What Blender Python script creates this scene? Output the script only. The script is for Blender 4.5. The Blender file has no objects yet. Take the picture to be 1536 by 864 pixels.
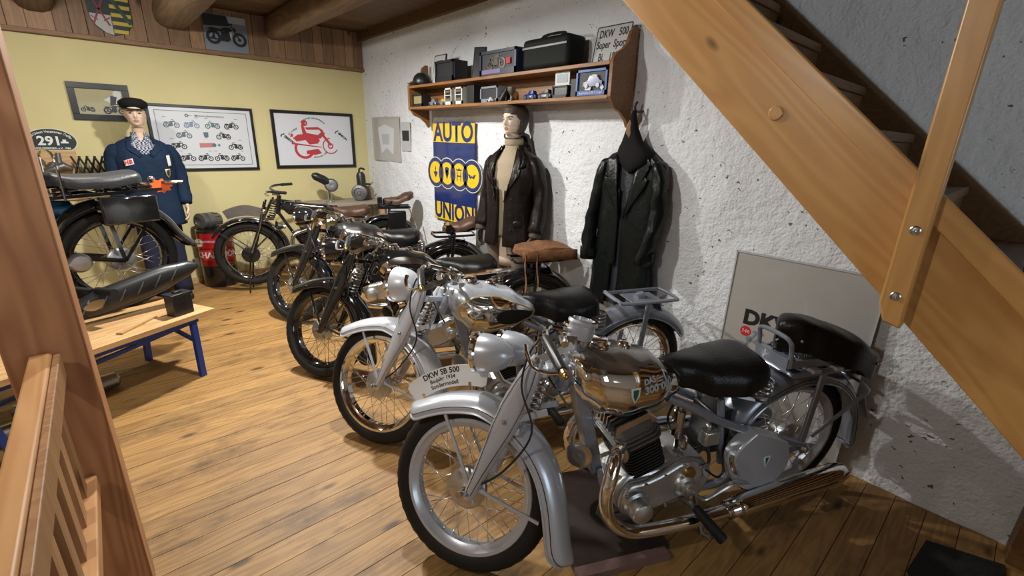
import bpy, math, random
from math import sin, cos, pi, radians as rad, sqrt, atan2, hypot
from mathutils import Vector as V, Matrix as M, noise
random.seed(7)
S = bpy.context.scene
C = S.collection

# ---------------------------------------------------------------- camera
cam_d = bpy.data.cameras.new('camera'); cam = bpy.data.objects.new('camera', cam_d); C.objects.link(cam)
cam_d.sensor_fit = 'HORIZONTAL'; cam_d.sensor_width = 36.0; cam_d.lens = 36.0 * 684.355 / 1536.0
cam_d.clip_start = .02; cam_d.clip_end = 60
_a, _b, _c = V((0.75090737, -0.65989564, 0.02599731)), V((0.18605524, 0.24915863, 0.95042276)), V((0.63365729, 0.70884252, -0.30987209))
cam.matrix_world = M(((_a.x, _b.x, -_c.x, 0), (_a.y, _b.y, -_c.y, 0), (_a.z, _b.z, -_c.z, 1.6), (0, 0, 0, 1)))
S.camera = cam

# ---------------------------------------------------------------- world, lamps, exposure
w = bpy.data.worlds.new('world'); S.world = w; w.use_nodes = True
w.node_tree.nodes['Background'].inputs[0].default_value = (.75, .82, 1, 1)
w.node_tree.nodes['Background'].inputs[1].default_value = .02
S.view_settings.view_transform = 'Standard'; S.view_settings.look = 'None'
S.view_settings.gamma = 1; S.view_settings.use_curve_mapping = False
S.view_settings.exposure = 0.05

def spot(name, loc, to, watt, size, blend, radius, col):
    d = bpy.data.lights.new(name, 'SPOT'); d.energy = watt; d.spot_size = rad(size); d.spot_blend = blend
    d.shadow_soft_size = radius; d.color = col
    o = bpy.data.objects.new(name, d); C.objects.link(o); o.location = loc
    o.rotation_euler = (V(to) - V(loc)).to_track_quat('-Z', 'Y').to_euler()
    return o
def point(name, loc, watt, radius, col):
    d = bpy.data.lights.new(name, 'POINT'); d.energy = watt; d.shadow_soft_size = radius; d.color = col
    o = bpy.data.objects.new(name, d); C.objects.link(o); o.location = loc
    return o
def downlight(name, loc, watt, size, col):
    d = bpy.data.lights.new(name, 'AREA'); d.shape = 'DISK'; d.size = size; d.energy = watt; d.color = col
    o = bpy.data.objects.new(name, d); C.objects.link(o); o.location = loc
    return o
downlight('ceiling_downlight_far', (.98, 3.75, 2.47), 96, .10, (1, .97, .92))
downlight('ceiling_downlight_near', (1.08, 2.25, 2.5), 34, .10, (1, .97, .92))
point('ceiling_lamp_bench', (-.14, 4.25, 2.44), 42, .05, (1, .97, .92))
point('ceiling_lamp_entry', (-1.1, 1.1, 2.4), 58, .06, (1, .97, .92))

# ---------------------------------------------------------------- materials
MT = {}
def mat(name, col, rough=.5, metal=0, coat=0, spec=.5, bump=None, var=None, trans=0, emit=None, alpha=None):
    """bump=(scale,strength,detail)  var=(scale,amount,darker colour)"""
    m = bpy.data.materials.new(name); m.use_nodes = True; MT[name] = m
    nt = m.node_tree; b = nt.nodes['Principled BSDF']
    b.inputs['Base Color'].default_value = (*col, 1); b.inputs['Roughness'].default_value = rough
    b.inputs['Metallic'].default_value = metal; b.inputs['Specular IOR Level'].default_value = spec
    b.inputs['Coat Weight'].default_value = coat; b.inputs['Coat Roughness'].default_value = .06
    if trans: b.inputs['Transmission Weight'].default_value = trans
    if emit:
        b.inputs['Emission Color'].default_value = (*emit[0], 1); b.inputs['Emission Strength'].default_value = emit[1]
    tc = nt.nodes.new('ShaderNodeTexCoord')
    if var:
        n = nt.nodes.new('ShaderNodeTexNoise'); n.inputs['Scale'].default_value = var[0]; n.inputs['Detail'].default_value = 5
        nt.links.new(tc.outputs['Object'], n.inputs['Vector'])
        r = nt.nodes.new('ShaderNodeMapRange'); r.inputs[1].default_value = .35; r.inputs[2].default_value = .7; r.inputs[4].default_value = var[1]
        nt.links.new(n.outputs['Fac'], r.inputs[0])
        x = nt.nodes.new('ShaderNodeMix'); x.data_type = 'RGBA'
        x.inputs[6].default_value = (*col, 1); x.inputs[7].default_value = (*var[2], 1)
        nt.links.new(r.outputs[0], x.inputs[0]); nt.links.new(x.outputs[2], b.inputs['Base Color'])
    if bump:
        n = nt.nodes.new('ShaderNodeTexNoise'); n.inputs['Scale'].default_value = bump[0]; n.inputs['Detail'].default_value = bump[2] if len(bump) > 2 else 4
        nt.links.new(tc.outputs['Object'], n.inputs['Vector'])
        bp = nt.nodes.new('ShaderNodeBump'); bp.inputs['Strength'].default_value = bump[1]; bp.inputs['Distance'].default_value = .01
        nt.links.new(n.outputs['Fac'], bp.inputs['Height']); nt.links.new(bp.outputs['Normal'], b.inputs['Normal'])
    return m

def wood(name, light, dark, axis='X', scale=1.0, rough=.5, knots=True, kn_=1.0, rnd=.35, coat=0, contrast=1.0, stain=None, rings=60):
    """planed timber: long grain along `axis` (object space), knots, a different tone for every board"""
    m = bpy.data.materials.new(name); m.use_nodes = True; MT[name] = m
    nt = m.node_tree; N = nt.nodes.new; L = nt.links.new; b = nt.nodes['Principled BSDF']
    tc = N('ShaderNodeTexCoord'); oi = N('ShaderNodeObjectInfo')
    add = N('ShaderNodeVectorMath'); add.operation = 'ADD'
    mul = N('ShaderNodeVectorMath'); mul.operation = 'SCALE'; mul.inputs[0].default_value = (7.3, 3.1, 5.7)
    L(oi.outputs['Random'], mul.inputs['Scale']); L(tc.outputs['Object'], add.inputs[0]); L(mul.outputs[0], add.inputs[1])
    mp = N('ShaderNodeMapping'); s = {'X': (1.1, 11, 11), 'Y': (11, 1.1, 11), 'Z': (11, 11, 1.1)}[axis]
    mp.inputs['Scale'].default_value = tuple(q * scale for q in s); L(add.outputs[0], mp.inputs['Vector'])
    n1 = N('ShaderNodeTexNoise'); n1.inputs['Scale'].default_value = .9; n1.inputs['Detail'].default_value = 2; L(mp.outputs[0], n1.inputs['Vector'])
    # knots
    mk = N('ShaderNodeMapping'); sk = {'X': (2.2, 5.5, 5.5), 'Y': (5.5, 2.2, 5.5), 'Z': (5.5, 5.5, 2.2)}[axis]
    mk.inputs['Scale'].default_value = tuple(q * scale * kn_ for q in sk); L(add.outputs[0], mk.inputs['Vector'])
    vo = N('ShaderNodeTexVoronoi'); vo.inputs['Scale'].default_value = 1.0; L(mk.outputs[0], vo.inputs['Vector'])
    kn = N('ShaderNodeMapRange'); kn.inputs[1].default_value = .055; kn.inputs[2].default_value = .13; kn.inputs[3].default_value = 1; kn.inputs[4].default_value = 0
    L(vo.outputs['Distance'], kn.inputs[0])
    # rings
    ring = N('ShaderNodeMath'); ring.operation = 'MULTIPLY'; ring.inputs[1].default_value = rings; L(n1.outputs['Fac'], ring.inputs[0])
    rs = N('ShaderNodeMath'); rs.operation = 'SINE'; L(ring.outputs[0], rs.inputs[0])
    n2 = N('ShaderNodeTexNoise'); n2.inputs['Scale'].default_value = 9; n2.inputs['Detail'].default_value = 4; L(mp.outputs[0], n2.inputs['Vector'])
    mr = N('ShaderNodeMapRange'); mr.inputs[1].default_value = -1; mr.inputs[2].default_value = 1; mr.inputs[3].default_value = 0; mr.inputs[4].default_value = .45 * contrast; L(rs.outputs[0], mr.inputs[0])
    m2 = N('ShaderNodeMath'); m2.operation = 'MULTIPLY_ADD'; m2.inputs[1].default_value = .5 * contrast; L(n2.outputs['Fac'], m2.inputs[0]); L(mr.outputs[0], m2.inputs[2])
    mx = N('ShaderNodeMix'); mx.data_type = 'RGBA'; mx.inputs[6].default_value = (*light, 1); mx.inputs[7].default_value = (*dark, 1)
    cl = N('ShaderNodeClamp'); L(m2.outputs[0], cl.inputs[0]); L(cl.outputs[0], mx.inputs[0])
    out = mx.outputs[2]
    if knots:
        kx = N('ShaderNodeMix'); kx.data_type = 'RGBA'; kx.inputs[7].default_value = tuple(q * .3 for q in dark) + (1,)
        L(out, kx.inputs[6]); L(kn.outputs[0], kx.inputs[0]); out = kx.outputs[2]
    if stain:
        geo = N('ShaderNodeNewGeometry')
        n3 = N('ShaderNodeTexNoise'); n3.inputs['Scale'].default_value = stain[0]; n3.inputs['Detail'].default_value = 7; n3.inputs['Roughness'].default_value = .7
        ms = N('ShaderNodeMapping'); ms.inputs['Scale'].default_value = (.55, 1, 1); L(geo.outputs['Position'], ms.inputs[0]); L(ms.outputs[0], n3.inputs['Vector'])
        r3 = N('ShaderNodeMapRange'); r3.inputs[1].default_value = stain[1]; r3.inputs[2].default_value = stain[2]; r3.inputs[4].default_value = stain[3]; L(n3.outputs['Fac'], r3.inputs[0])
        sx = N('ShaderNodeMix'); sx.data_type = 'RGBA'; sx.inputs[7].default_value = tuple(q * .3 for q in dark) + (1,)
        L(out, sx.inputs[6]); L(r3.outputs[0], sx.inputs[0]); out = sx.outputs[2]
    hv = N('ShaderNodeHueSaturation'); vr = N('ShaderNodeMapRange'); vr.inputs[3].default_value = 1 - rnd; vr.inputs[4].default_value = 1 + rnd * .5
    L(oi.outputs['Random'], vr.inputs[0]); L(vr.outputs[0], hv.inputs['Value']); L(out, hv.inputs['Color'])
    L(hv.outputs[0], b.inputs['Base Color'])
    b.inputs['Roughness'].default_value = rough; b.inputs['Coat Weight'].default_value = coat; b.inputs['Coat Roughness'].default_value = .2
    bp = N('ShaderNodeBump'); bp.inputs['Strength'].default_value = .12; bp.inputs['Distance'].default_value = .003; L(m2.outputs[0], bp.inputs['Height']); L(bp.outputs[0], b.inputs['Normal'])
    return m

def plaster(name, col, pit=True):
    m = bpy.data.materials.new(name); m.use_nodes = True; MT[name] = m
    nt = m.node_tree; N = nt.nodes.new; L = nt.links.new; b = nt.nodes['Principled BSDF']
    tc = N('ShaderNodeTexCoord'); b.inputs['Roughness'].default_value = .85
    n = N('ShaderNodeTexNoise'); n.inputs['Scale'].default_value = 2.2; n.inputs['Detail'].default_value = 6; L(tc.outputs['Object'], n.inputs['Vector'])
    mx = N('ShaderNodeMix'); mx.data_type = 'RGBA'; mx.inputs[6].default_value = (*col, 1); mx.inputs[7].default_value = tuple(q * .86 for q in col) + (1,)
    L(n.outputs['Fac'], mx.inputs[0])
    mp = N('ShaderNodeMapping'); mp.inputs['Scale'].default_value = (1, .62, 1); mp.inputs['Rotation'].default_value = (.5, 0, 0); L(tc.outputs['Object'], mp.inputs[0])
    vo = N('ShaderNodeTexVoronoi'); vo.inputs['Scale'].default_value = 27; vo.inputs['Randomness'].default_value = 1
    nd = N('ShaderNodeTexNoise'); nd.inputs['Scale'].default_value = 38; nd.inputs['Detail'].default_value = 2; L(tc.outputs['Object'], nd.inputs['Vector'])
    va = N('ShaderNodeVectorMath'); va.operation = 'MULTIPLY_ADD'; va.inputs[1].default_value = (.045, .045, .045); L(nd.outputs['Color'], va.inputs[0]); L(mp.outputs[0], va.inputs[2]); L(va.outputs[0], vo.inputs['Vector'])
    nz = N('ShaderNodeTexNoise'); nz.inputs['Scale'].default_value = 26; nz.inputs['Detail'].default_value = 3; L(tc.outputs['Object'], nz.inputs['Vector'])
    # pits: voronoi cores that survive a low-frequency mask
    nm = N('ShaderNodeTexNoise'); nm.inputs['Scale'].default_value = 6; L(tc.outputs['Object'], nm.inputs['Vector'])
    md = N('ShaderNodeMath'); md.operation = 'MULTIPLY_ADD'; md.inputs[1].default_value = -.75; md.inputs[2].default_value = .445; L(nm.outputs['Fac'], md.inputs[0])
    lt = N('ShaderNodeMath'); lt.operation = 'LESS_THAN'; L(vo.outputs['Distance'], lt.inputs[0]); L(md.outputs[0], lt.inputs[1])
    px = N('ShaderNodeMix'); px.data_type = 'RGBA'; px.inputs[7].default_value = (.12, .11, .1, 1); L(mx.outputs[2], px.inputs[6]); L(lt.outputs[0], px.inputs[0])
    L(px.outputs[2], b.inputs['Base Color'])
    sm = N('ShaderNodeMath'); sm.operation = 'MULTIPLY_ADD'; sm.inputs[1].default_value = .55; L(nz.outputs['Fac'], sm.inputs[0])
    n4 = N('ShaderNodeTexNoise'); n4.inputs['Scale'].default_value = 70; n4.inputs['Detail'].default_value = 4; L(tc.outputs['Object'], n4.inputs['Vector'])
    s4 = N('ShaderNodeMath'); s4.operation = 'MULTIPLY'; s4.inputs[1].default_value = .3; L(n4.outputs['Fac'], s4.inputs[0]); L(s4.outputs[0], sm.inputs[2])
    sb = N('ShaderNodeMath'); sb.operation = 'SUBTRACT'; L(sm.outputs[0], sb.inputs[0]); L(lt.outputs[0], sb.inputs[1])
    bp = N('ShaderNodeBump'); bp.inputs['Strength'].default_value = .9; bp.inputs['Distance'].default_value = .022; L(sb.outputs[0], bp.inputs['Height']); L(bp.outputs[0], b.inputs['Normal'])
    return m

plaster('plaster_white', (.74, .765, .795))
mat('yellow_wall', (.60, .53, .27), .8, bump=(60, .12), var=(3, .5, (.55, .48, .24)))
mat('grey_wall', (.5, .48, .44), .9)
wood('floor_wood', (.43, .245, .078), (.225, .112, .033), 'X', 1.0, .55, rnd=.16, stain=(3.2, .52, .70, .9))
wood('ceiling_wood', (.20, .115, .05), (.10, .05, .02), 'X', 1.0, .6, rnd=.3)
wood('frieze_wood', (.36, .215, .115), (.20, .105, .05), 'Z', .8, .6, rnd=.4, contrast=.8)
wood('frieze_trim', (.29, .165, .085), (.17, .085, .04), 'X', 1, .6, rnd=.1)
wood('beam_wood', (.23, .14, .075), (.10, .055, .027), 'Y', .6, .7, rnd=.2)
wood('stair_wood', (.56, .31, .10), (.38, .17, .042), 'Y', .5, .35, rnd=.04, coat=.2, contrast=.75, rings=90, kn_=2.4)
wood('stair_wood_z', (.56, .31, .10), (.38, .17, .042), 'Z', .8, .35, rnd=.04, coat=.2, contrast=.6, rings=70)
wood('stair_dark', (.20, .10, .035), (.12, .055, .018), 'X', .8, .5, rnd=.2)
wood('post_wood', (.50, .25, .11), (.25, .09, .035), 'Z', .55, .5, rnd=.03, contrast=1.0, rings=100, kn_=1.8)
wood('rail_wood', (.60, .34, .15), (.42, .19, .07), 'Y', .7, .45, rnd=.1, contrast=.9, rings=90)
wood('baluster_wood', (.44, .25, .115), (.27, .12, .05), 'Z', .9, .5, rnd=.2)
wood('bench_wood', (.62, .40, .18), (.38, .2, .08), 'X', .8, .5, rnd=.12)
wood('shelf_wood', (.30, .14, .045), (.16, .065, .02), 'Y', 1.0, .45, rnd=.1, knots=False)
wood('board_wood', (.60, .40, .2), (.42, .25, .11), 'X', 1.2, .6, rnd=.1)
mat('silver_paint', (.50, .53, .585), .3, .35, coat=.7)
mat('silver_paint_grey', (.25, .275, .33), .28, .4, coat=.7)
mat('white_silver', (.60, .63, .68), .3, .25, coat=.7)
mat('taupe_paint', (.145, .125, .11), .22, .5, coat=.8)
mat('chrome', (.86, .85, .83), .05, 1)
mat('dull_chrome', (.62, .6, .57), .18, 1)
mat('steel', (.5, .5, .5), .3, 1)
mat('spoke_steel', (.8, .8, .8), .25, .9)
mat('aluminium', (.56, .56, .55), .36, .9, bump=(90, .1))
mat('dark_alu', (.2, .2, .2), .4, .8, bump=(80, .15))
mat('cast_iron', (.022, .022, .022), .5, .3)
mat('black_paint', (.008, .008, .009), .1, 0, coat=1)
mat('black_satin', (.014, .014, .015), .35)
mat('rubber', (.012, .012, .012), .6, spec=.3, bump=(150, .1))
mat('tread_rubber', (.017, .017, .017), .7)
mat('black_leather', (.006, .0055, .0055), .32, spec=.3, bump=(140, .2))
mat('coat_leather', (.004, .006, .006), .33, spec=.28, bump=(22, .5, 5))
mat('brown_leather', (.009, .0055, .0045), .36, spec=.28, bump=(22, .45, 5))
mat('saddle_leather', (.075, .034, .018), .5, bump=(60, .2), var=(9, .6, (.04, .018, .01)))
mat('suede', (.19, .08, .027), .88, bump=(45, .5), var=(14, .8, (.09, .034, .012)))
mat('strap_leather', (.2, .1, .05), .6)
mat('gold_line', (.62, .5, .25), .3, .5)
mat('brass', (.5, .34, .13), .3, 1)
mat('pin_black', (.008, .008, .02), .4)
mat('white_plate', (.82, .82, .8), .4)
mat('ink', (.01, .01, .01), .5)
mat('decal_silver', (.42, .44, .46), .45, .1)
mat('decal_green', (.01, .12, .07), .35)
mat('decal_white', (.7, .74, .72), .4)
mat('glass_lens', (.75, .78, .8), .08, 0, coat=1)
mat('gauge_face', (.04, .04, .04), .2, 0, coat=1)
mat('frame_black', (.01, .01, .01), .3)
mat('paper_white', (.60, .62, .65), .35, coat=.7)
mat('paper_plain', (.62, .64, .68), .5, coat=.25, bump=(14, .05))
mat('paper_grey', (.40, .39, .365), .28, coat=.8, bump=(16, .12, 3))
mat('paper_red', (.46, .035, .045), .5)
mat('paper_pink', (.45, .16, .17), .5)
mat('paper_blue', (.16, .22, .33), .5)
mat('paper_teal', (.08, .13, .15), .5)
mat('photo_green', (.28, .25, .11), .4, coat=.3)
mat('photo_grey', (.2, .23, .27), .4, coat=.3)
mat('photo_pale', (.45, .46, .46), .4, coat=.3)
mat('photo_dark', (.014, .015, .02), .5)
mat('enamel_yellow', (.74, .49, .012), .25, coat=.6)
mat('enamel_blue', (.008, .022, .12), .22, coat=.6)
mat('enamel_cream', (.62, .6, .5), .3)
mat('blue_steel', (.012, .045, .26), .4)
mat('petrol_blue', (.02, .10, .19), .22, .5, coat=.6)
mat('skin', (.55, .40, .29), .42)
mat('skin_pale', (.60, .48, .38), .42)
mat('lips', (.36, .16, .12), .45)
mat('eye_dark', (.05, .035, .03), .3)
mat('work_blue', (.007, .019, .044), .8, spec=.2, bump=(30, .6, 5), var=(7, .5, (.005, .012, .03)))
mat('trouser_blue', (.008, .01, .035), .85, bump=(30, .4))
mat('knit_beige', (.31, .255, .17), .9, bump=(120, .5))
mat('breeches', (.13, .105, .08), .9, bump=(40, .4))
mat('glove_leather', (.055, .042, .034), .6, bump=(50, .3))
mat('cap_cloth', (.007, .006, .006), .85, spec=.2, bump=(90, .3))
mat('hood_leather', (.042, .027, .019), .55, bump=(40, .3))
mat('lining', (.014, .014, .022), .6, bump=(60, .4))
mat('patch_red', (.5, .04, .04), .7)
mat('patch_white', (.55, .54, .5), .8)
mat('drum_black', (.012, .012, .013), .3, coat=.3)
mat('drum_red', (.33, .008, .012), .3, coat=.3)
mat('label_red', (.55, .02, .02), .5)
mat('orange_tag', (.75, .11, .015), .6)
mat('brown_disc', (.1, .07, .05), .7)
mat('mat_rubber', (.016, .016, .016), .95, bump=(200, .8), var=(60, .5, (.03, .03, .028)))
mat('dark_board', (.045, .027, .02), .45, var=(4, .9, (.018, .012, .01)), bump=(6, .1))
mat('pink_edge', (.17, .10, .085), .6)
mat('box_blue', (.008, .085, .34), .4)
mat('box_black', (.007, .007, .008), .5)
mat('box_navy', (.012, .016, .045), .4)
mat('box_white', (.55, .55, .53), .5)
mat('box_purple', (.16, .12, .25), .5)
mat('toy_blue', (.01, .03, .16), .2, coat=.8)
mat('toy_grey', (.16, .18, .2), .3, coat=.5)
mat('toy_yellow', (.5, .36, .03), .3, coat=.5)
mat('toy_pale', (.4, .42, .42), .3, coat=.5)
mat('bag_dark', (.006, .008, .0075), .7, spec=.25, bump=(60, .3))
mat('clear_plastic', (.9, .95, .95), .05, trans=1)
mat('heraldic_black', (.015, .02, .02), .5)
mat('heraldic_white', (.4, .4, .38), .5)
mat('heraldic_gold', (.5, .38, .04), .5)
mat('heraldic_red', (.2, .02, .03), .5)
mat('heraldic_green', (.015, .06, .03), .5)
mat('tail_red', (.3, .01, .01), .2, coat=.8)
mat('galvanised', (.42, .43, .44), .3, .9, var=(20, .6, (.3, .31, .32)))
mat('window_daylight', (.8, .85, .9), .5, emit=((.72, .86, 1.0), 5.0))
# ---------------------------------------------------------------- mesh helpers
def frame_of(d):
    d = V(d).normalized(); a = V((0, 0, 1)) if abs(d.z) < .9 else V((1, 0, 0))
    u = a.cross(d).normalized(); return u, d.cross(u)
def spline(pts, n=6, closed=False):
    P = [V(p) for p in pts]; out = []; L = len(P)
    for i in range(L if closed else L - 1):
        p1, p2 = P[i], P[(i + 1) % L]
        p0 = P[i - 1] if (i or closed) else p1 * 2 - p2
        p3 = P[(i + 2) % L] if (i + 2 < L or closed) else p2 * 2 - p1
        for k in range(n):
            t = k / n
            out.append(.5 * ((2 * p1) + (p2 - p0) * t + (2 * p0 - 5 * p1 + 4 * p2 - p3) * t * t + (3 * p1 - p0 - 3 * p2 + p3) * t ** 3))
    if not closed: out.append(P[-1])
    return out
def lerp(a, b, t): return a + (b - a) * t
def interp(tab, x):
    """piecewise-linear lookup, tab sorted by x"""
    if x <= tab[0][0]: return tab[0][1]
    for (a, p), (b, q) in zip(tab, tab[1:]):
        if x <= b:
            t = (x - a) / (b - a); t = t * t * (3 - 2 * t)
            return p + (q - p) * t
    return tab[-1][1]
class MB:
    def __init__(s): s.v = []; s.f = []; s.m = []
    def add(s, vs, fs, mi=0):
        o = len(s.v); s.v += [V(p) for p in vs]
        for f in fs: s.f.append([i + o for i in f]); s.m.append(mi)
        return s
    def box(s, c, d, rot=None, mi=0):
        c = V(c); h = [q / 2 for q in d]
        vs = [V((x * h[0], y * h[1], z * h[2])) for x in (-1, 1) for y in (-1, 1) for z in (-1, 1)]
        if rot: vs = [rot @ p for p in vs]
        return s.add([c + p for p in vs], [(0, 1, 3, 2), (4, 6, 7, 5), (0, 4, 5, 1), (2, 3, 7, 6), (0, 2, 6, 4), (1, 5, 7, 3)], mi)
    def bar(s, a, b, wd, th, side=None, mi=0):
        """box from a to b; side = direction of the width"""
        a, b = V(a), V(b); d = (b - a); L = d.length; d.normalize()
        u = (V(side) - d * V(side).dot(d)).normalized() if side else frame_of(d)[0]
        v = d.cross(u); vs = []
        for p in (a, b):
            for i, j in ((-1, -1), (1, -1), (1, 1), (-1, 1)): vs.append(p + u * (i * wd / 2) + v * (j * th / 2))
        return s.add(vs, [(3, 2, 1, 0), (4, 5, 6, 7), (0, 1, 5, 4), (1, 2, 6, 5), (2, 3, 7, 6), (3, 0, 4, 7)], mi)
    def loft(s, secs, caps=True, closed=False, mi=0, ring=True):
        n = len(secs[0]); vs = [p for q in secs for p in q]; fs = []
        R = len(secs)
        for i in range(R if closed else R - 1):
            a, b = i * n, ((i + 1) % R) * n
            for j in range(n if ring else n - 1):
                k = (j + 1) % n; fs.append((a + j, a + k, b + k, b + j))
        if caps and not closed and ring: fs += [tuple(range(n - 1, -1, -1)), tuple(range((R - 1) * n, R * n))]
        return s.add(vs, fs, mi)
    def tube(s, path, r, n=8, closed=False, mi=0, flat=1.0):
        P = [V(p) for p in path]; L = len(P)
        rr = r if isinstance(r, (list, tuple)) else [r] * L
        if len(rr) != L: rr = [interp([(i / (len(rr) - 1), q) for i, q in enumerate(rr)], k / (L - 1)) for k in range(L)]
        secs = []; u = None
        for i, p in enumerate(P):
            a = P[i - 1] if (i or closed) else p; b = P[(i + 1) % L] if (i < L - 1 or closed) else p
            d = (b - a); d = d.normalized() if d.length > 1e-9 else V((0, 0, 1))
            if u is None: u = frame_of(d)[0]
            u = (u - d * u.dot(d)).normalized(); v = d.cross(u)
            secs.append([p + u * (cos(t) * rr[i]) + v * (sin(t) * rr[i] * flat) for t in [2 * pi * k / n for k in range(n)]])
        return s.loft(secs, True, closed, mi)
    def lathe(s, prof, o=(0, 0, 0), ax=(0, 0, 1), n=20, mi=0, closed=False, arc=None, wob=None):
        """prof: list of (radius, height along ax)"""
        o = V(o); d = V(ax).normalized(); u, v = frame_of(d); secs = []
        for k in range(n):
            t = 2 * pi * k / n
            secs.append([o + d * h + (u * cos(t) + v * sin(t)) * (r + (wob(k, j) if wob else 0)) for j, (r, h) in enumerate(prof)])
        m = len(prof); vs = [p for q in secs for p in q]; fs = []
        for k in range(n):
            a, b = k * m, ((k + 1) % n) * m
            for j in range(m if closed else m - 1):
                jj = (j + 1) % m; fs.append((a + j, b + j, b + jj, a + jj))
        if not closed:
            if prof[0][0] > 1e-6: fs.append(tuple(k * m for k in range(n))[::-1])
            if prof[-1][0] > 1e-6: fs.append(tuple(k * m + m - 1 for k in range(n)))
        return s.add(vs, fs, mi)
    def cyl(s, a, b, r, n=14, r2=None, mi=0, bev=0):
        a, b = V(a), V(b); L = (b - a).length; r2 = r if r2 is None else r2
        pr = [(r, 0), (r2, L)] if not bev else [(r - bev, 0), (r, bev), (r2, L - bev), (r2 - bev, L)]
        return s.lathe(pr, a, b - a, n, mi)
    def ball(s, c, r, n=14, sc=(1, 1, 1), mi=0, rot=None):
        c = V(c); vs = []; fs = []; m = max(6, n // 2)
        for i in range(m + 1):
            p = pi * i / m
            for k in range(n):
                t = 2 * pi * k / n; q = V((sin(p) * cos(t) * sc[0], sin(p) * sin(t) * sc[1], cos(p) * sc[2])) * r
                vs.append(c + (rot @ q if rot else q))
        for i in range(m):
            for k in range(n):
                k2 = (k + 1) % n; fs.append((i * n + k, i * n + k2, (i + 1) * n + k2, (i + 1) * n + k)[::-1])
        return s.add(vs, fs, mi)
    def prism(s, poly, fn, d0, d1, mi=0):
        """poly 2D -> fn(u,v,d) 3D, extruded from d0 to d1"""
        n = len(poly); vs = [fn(u, v, d0) for u, v in poly] + [fn(u, v, d1) for u, v in poly]
        fs = [tuple(range(n - 1, -1, -1)), tuple(range(n, 2 * n))] + [(i, (i + 1) % n, n + (i + 1) % n, n + i) for i in range(n)]
        return s.add(vs, fs, mi)
    def spring(s, a, b, R, r, turns, n=6, seg=10):
        a, b = V(a), V(b); d = b - a; u, v = frame_of(d); N = int(turns * seg)
        return s.tube([a + d * (i / N) + u * (cos(2 * pi * i / seg) * R) + v * (sin(2 * pi * i / seg) * R) for i in range(N + 1)], r, n)
    def xf(s, m): s.v = [m @ p for p in s.v]; return s
    def mesh(s, name, mats, sharp=38):
        me = bpy.data.meshes.new(name); me.from_pydata([tuple(p) for p in s.v], [], s.f)
        for m in (mats if isinstance(mats, (list, tuple)) else [mats]): me.materials.append(MT[m])
        me.polygons.foreach_set('material_index', s.m)
        me.polygons.foreach_set('use_smooth', [True] * len(s.f))
        me.update(); fix_normals(me)
        if sharp: me.set_sharp_from_angle(angle=rad(sharp))
        return me
    def build(s, name, mats, parent=None, mx=None, bevel=0, sub=0, solid=0, sharp=38, label=None):
        return put(name, s.mesh(name, mats, sharp), parent, mx, bevel, sub, solid, label)
import bmesh
def fix_normals(me):
    bm = bmesh.new(); bm.from_mesh(me); bmesh.ops.recalc_face_normals(bm, faces=bm.faces); bm.to_mesh(me); bm.free()
def put(name, me, parent=None, mx=None, bevel=0, sub=0, solid=0, label=None):
    o = bpy.data.objects.new(name, me); C.objects.link(o)
    if parent is not None: o.parent = parent
    if mx is not None: o.matrix_basis = mx
    if solid:
        m = o.modifiers.new('thickness', 'SOLIDIFY'); m.thickness = solid; m.offset = 0
    if bevel:
        m = o.modifiers.new('bevel', 'BEVEL'); m.width = bevel; m.segments = 2; m.limit_method = 'ANGLE'; m.angle_limit = rad(40)
    if sub:
        m = o.modifiers.new('sub', 'SUBSURF'); m.levels = sub; m.render_levels = sub
    if label: o['label'] = label
    return o
def tag(o, label, cat, group=None):
    o['label'] = label; o['category'] = cat
    if group: o['group'] = group
    return o
def struct(o): o['kind'] = 'structure'; return o
def thing(name, label, cat, loc=(0, 0, 0), rz=0, group=None, mx=None):
    o = bpy.data.objects.new(name, None); C.objects.link(o); o.empty_display_size = .1
    if mx is not None: o.matrix_world = mx
    else: o.location = loc; o.rotation_euler = (0, 0, rz)
    return tag(o, label, cat, group)
def empty_struct(name, loc=(0, 0, 0)):
    o = bpy.data.objects.new(name, None); C.objects.link(o); o.location = loc; o.empty_display_size = .1; o['kind'] = 'structure'; return o
def text_mesh(s, size, align='CENTER', bold=0):
    cu = bpy.data.curves.new('t', 'FONT'); cu.body = s; cu.size = size; cu.align_x = align; cu.align_y = 'CENTER'; cu.resolution_u = 3; cu.offset = bold
    ob = bpy.data.objects.new('t', cu); me = bpy.data.meshes.new_from_object(ob)
    vs = [(v.co.x, v.co.y) for v in me.vertices]; fs = [tuple(p.vertices) for p in me.polygons]
    bpy.data.objects.remove(ob); bpy.data.meshes.remove(me); bpy.data.curves.remove(cu)
    return vs, fs
def lettering(s, size, fn, material, parent=None, align='CENTER', name='lettering', sx=1.0, bold=0, mx=None):
    """flat print: fn(u,v) -> 3D point"""
    vs, fs = text_mesh(s, size, align, bold)
    mb = MB()
    mb.add([fn(u * sx, v) for u, v in vs], fs)
    return mb.build(name, material, parent, mx, sharp=0)
# ---------------------------------------------------------------- room shell
X0, X1, Y0, Y1, ZC = -3.2, 2.70, -2.8, 5.9, 2.77
def wallx(y): return 2.636 + .009 * y
# floor: one thin bed with a plank for every board (they run along the yellow wall)
fl = struct(MB().box(((X0 + X1) / 2, (Y0 + Y1) / 2, -.06), (X1 - X0 + .1, Y1 - Y0 + .1, .05)).build('floor', 'cast_iron'))
pw = .1155; me = MB().box((0, 0, -.0165), (X1 - X0 + .06, pw - .0028, .033)).mesh('plank', 'floor_wood')
k = 0; y = Y0
while y < Y1:
    o = put('plank', me, fl, M.Translation(((X0 + X1) / 2, y + pw / 2, random.uniform(-.0012, 0))))
    y += pw; k += 1
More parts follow.
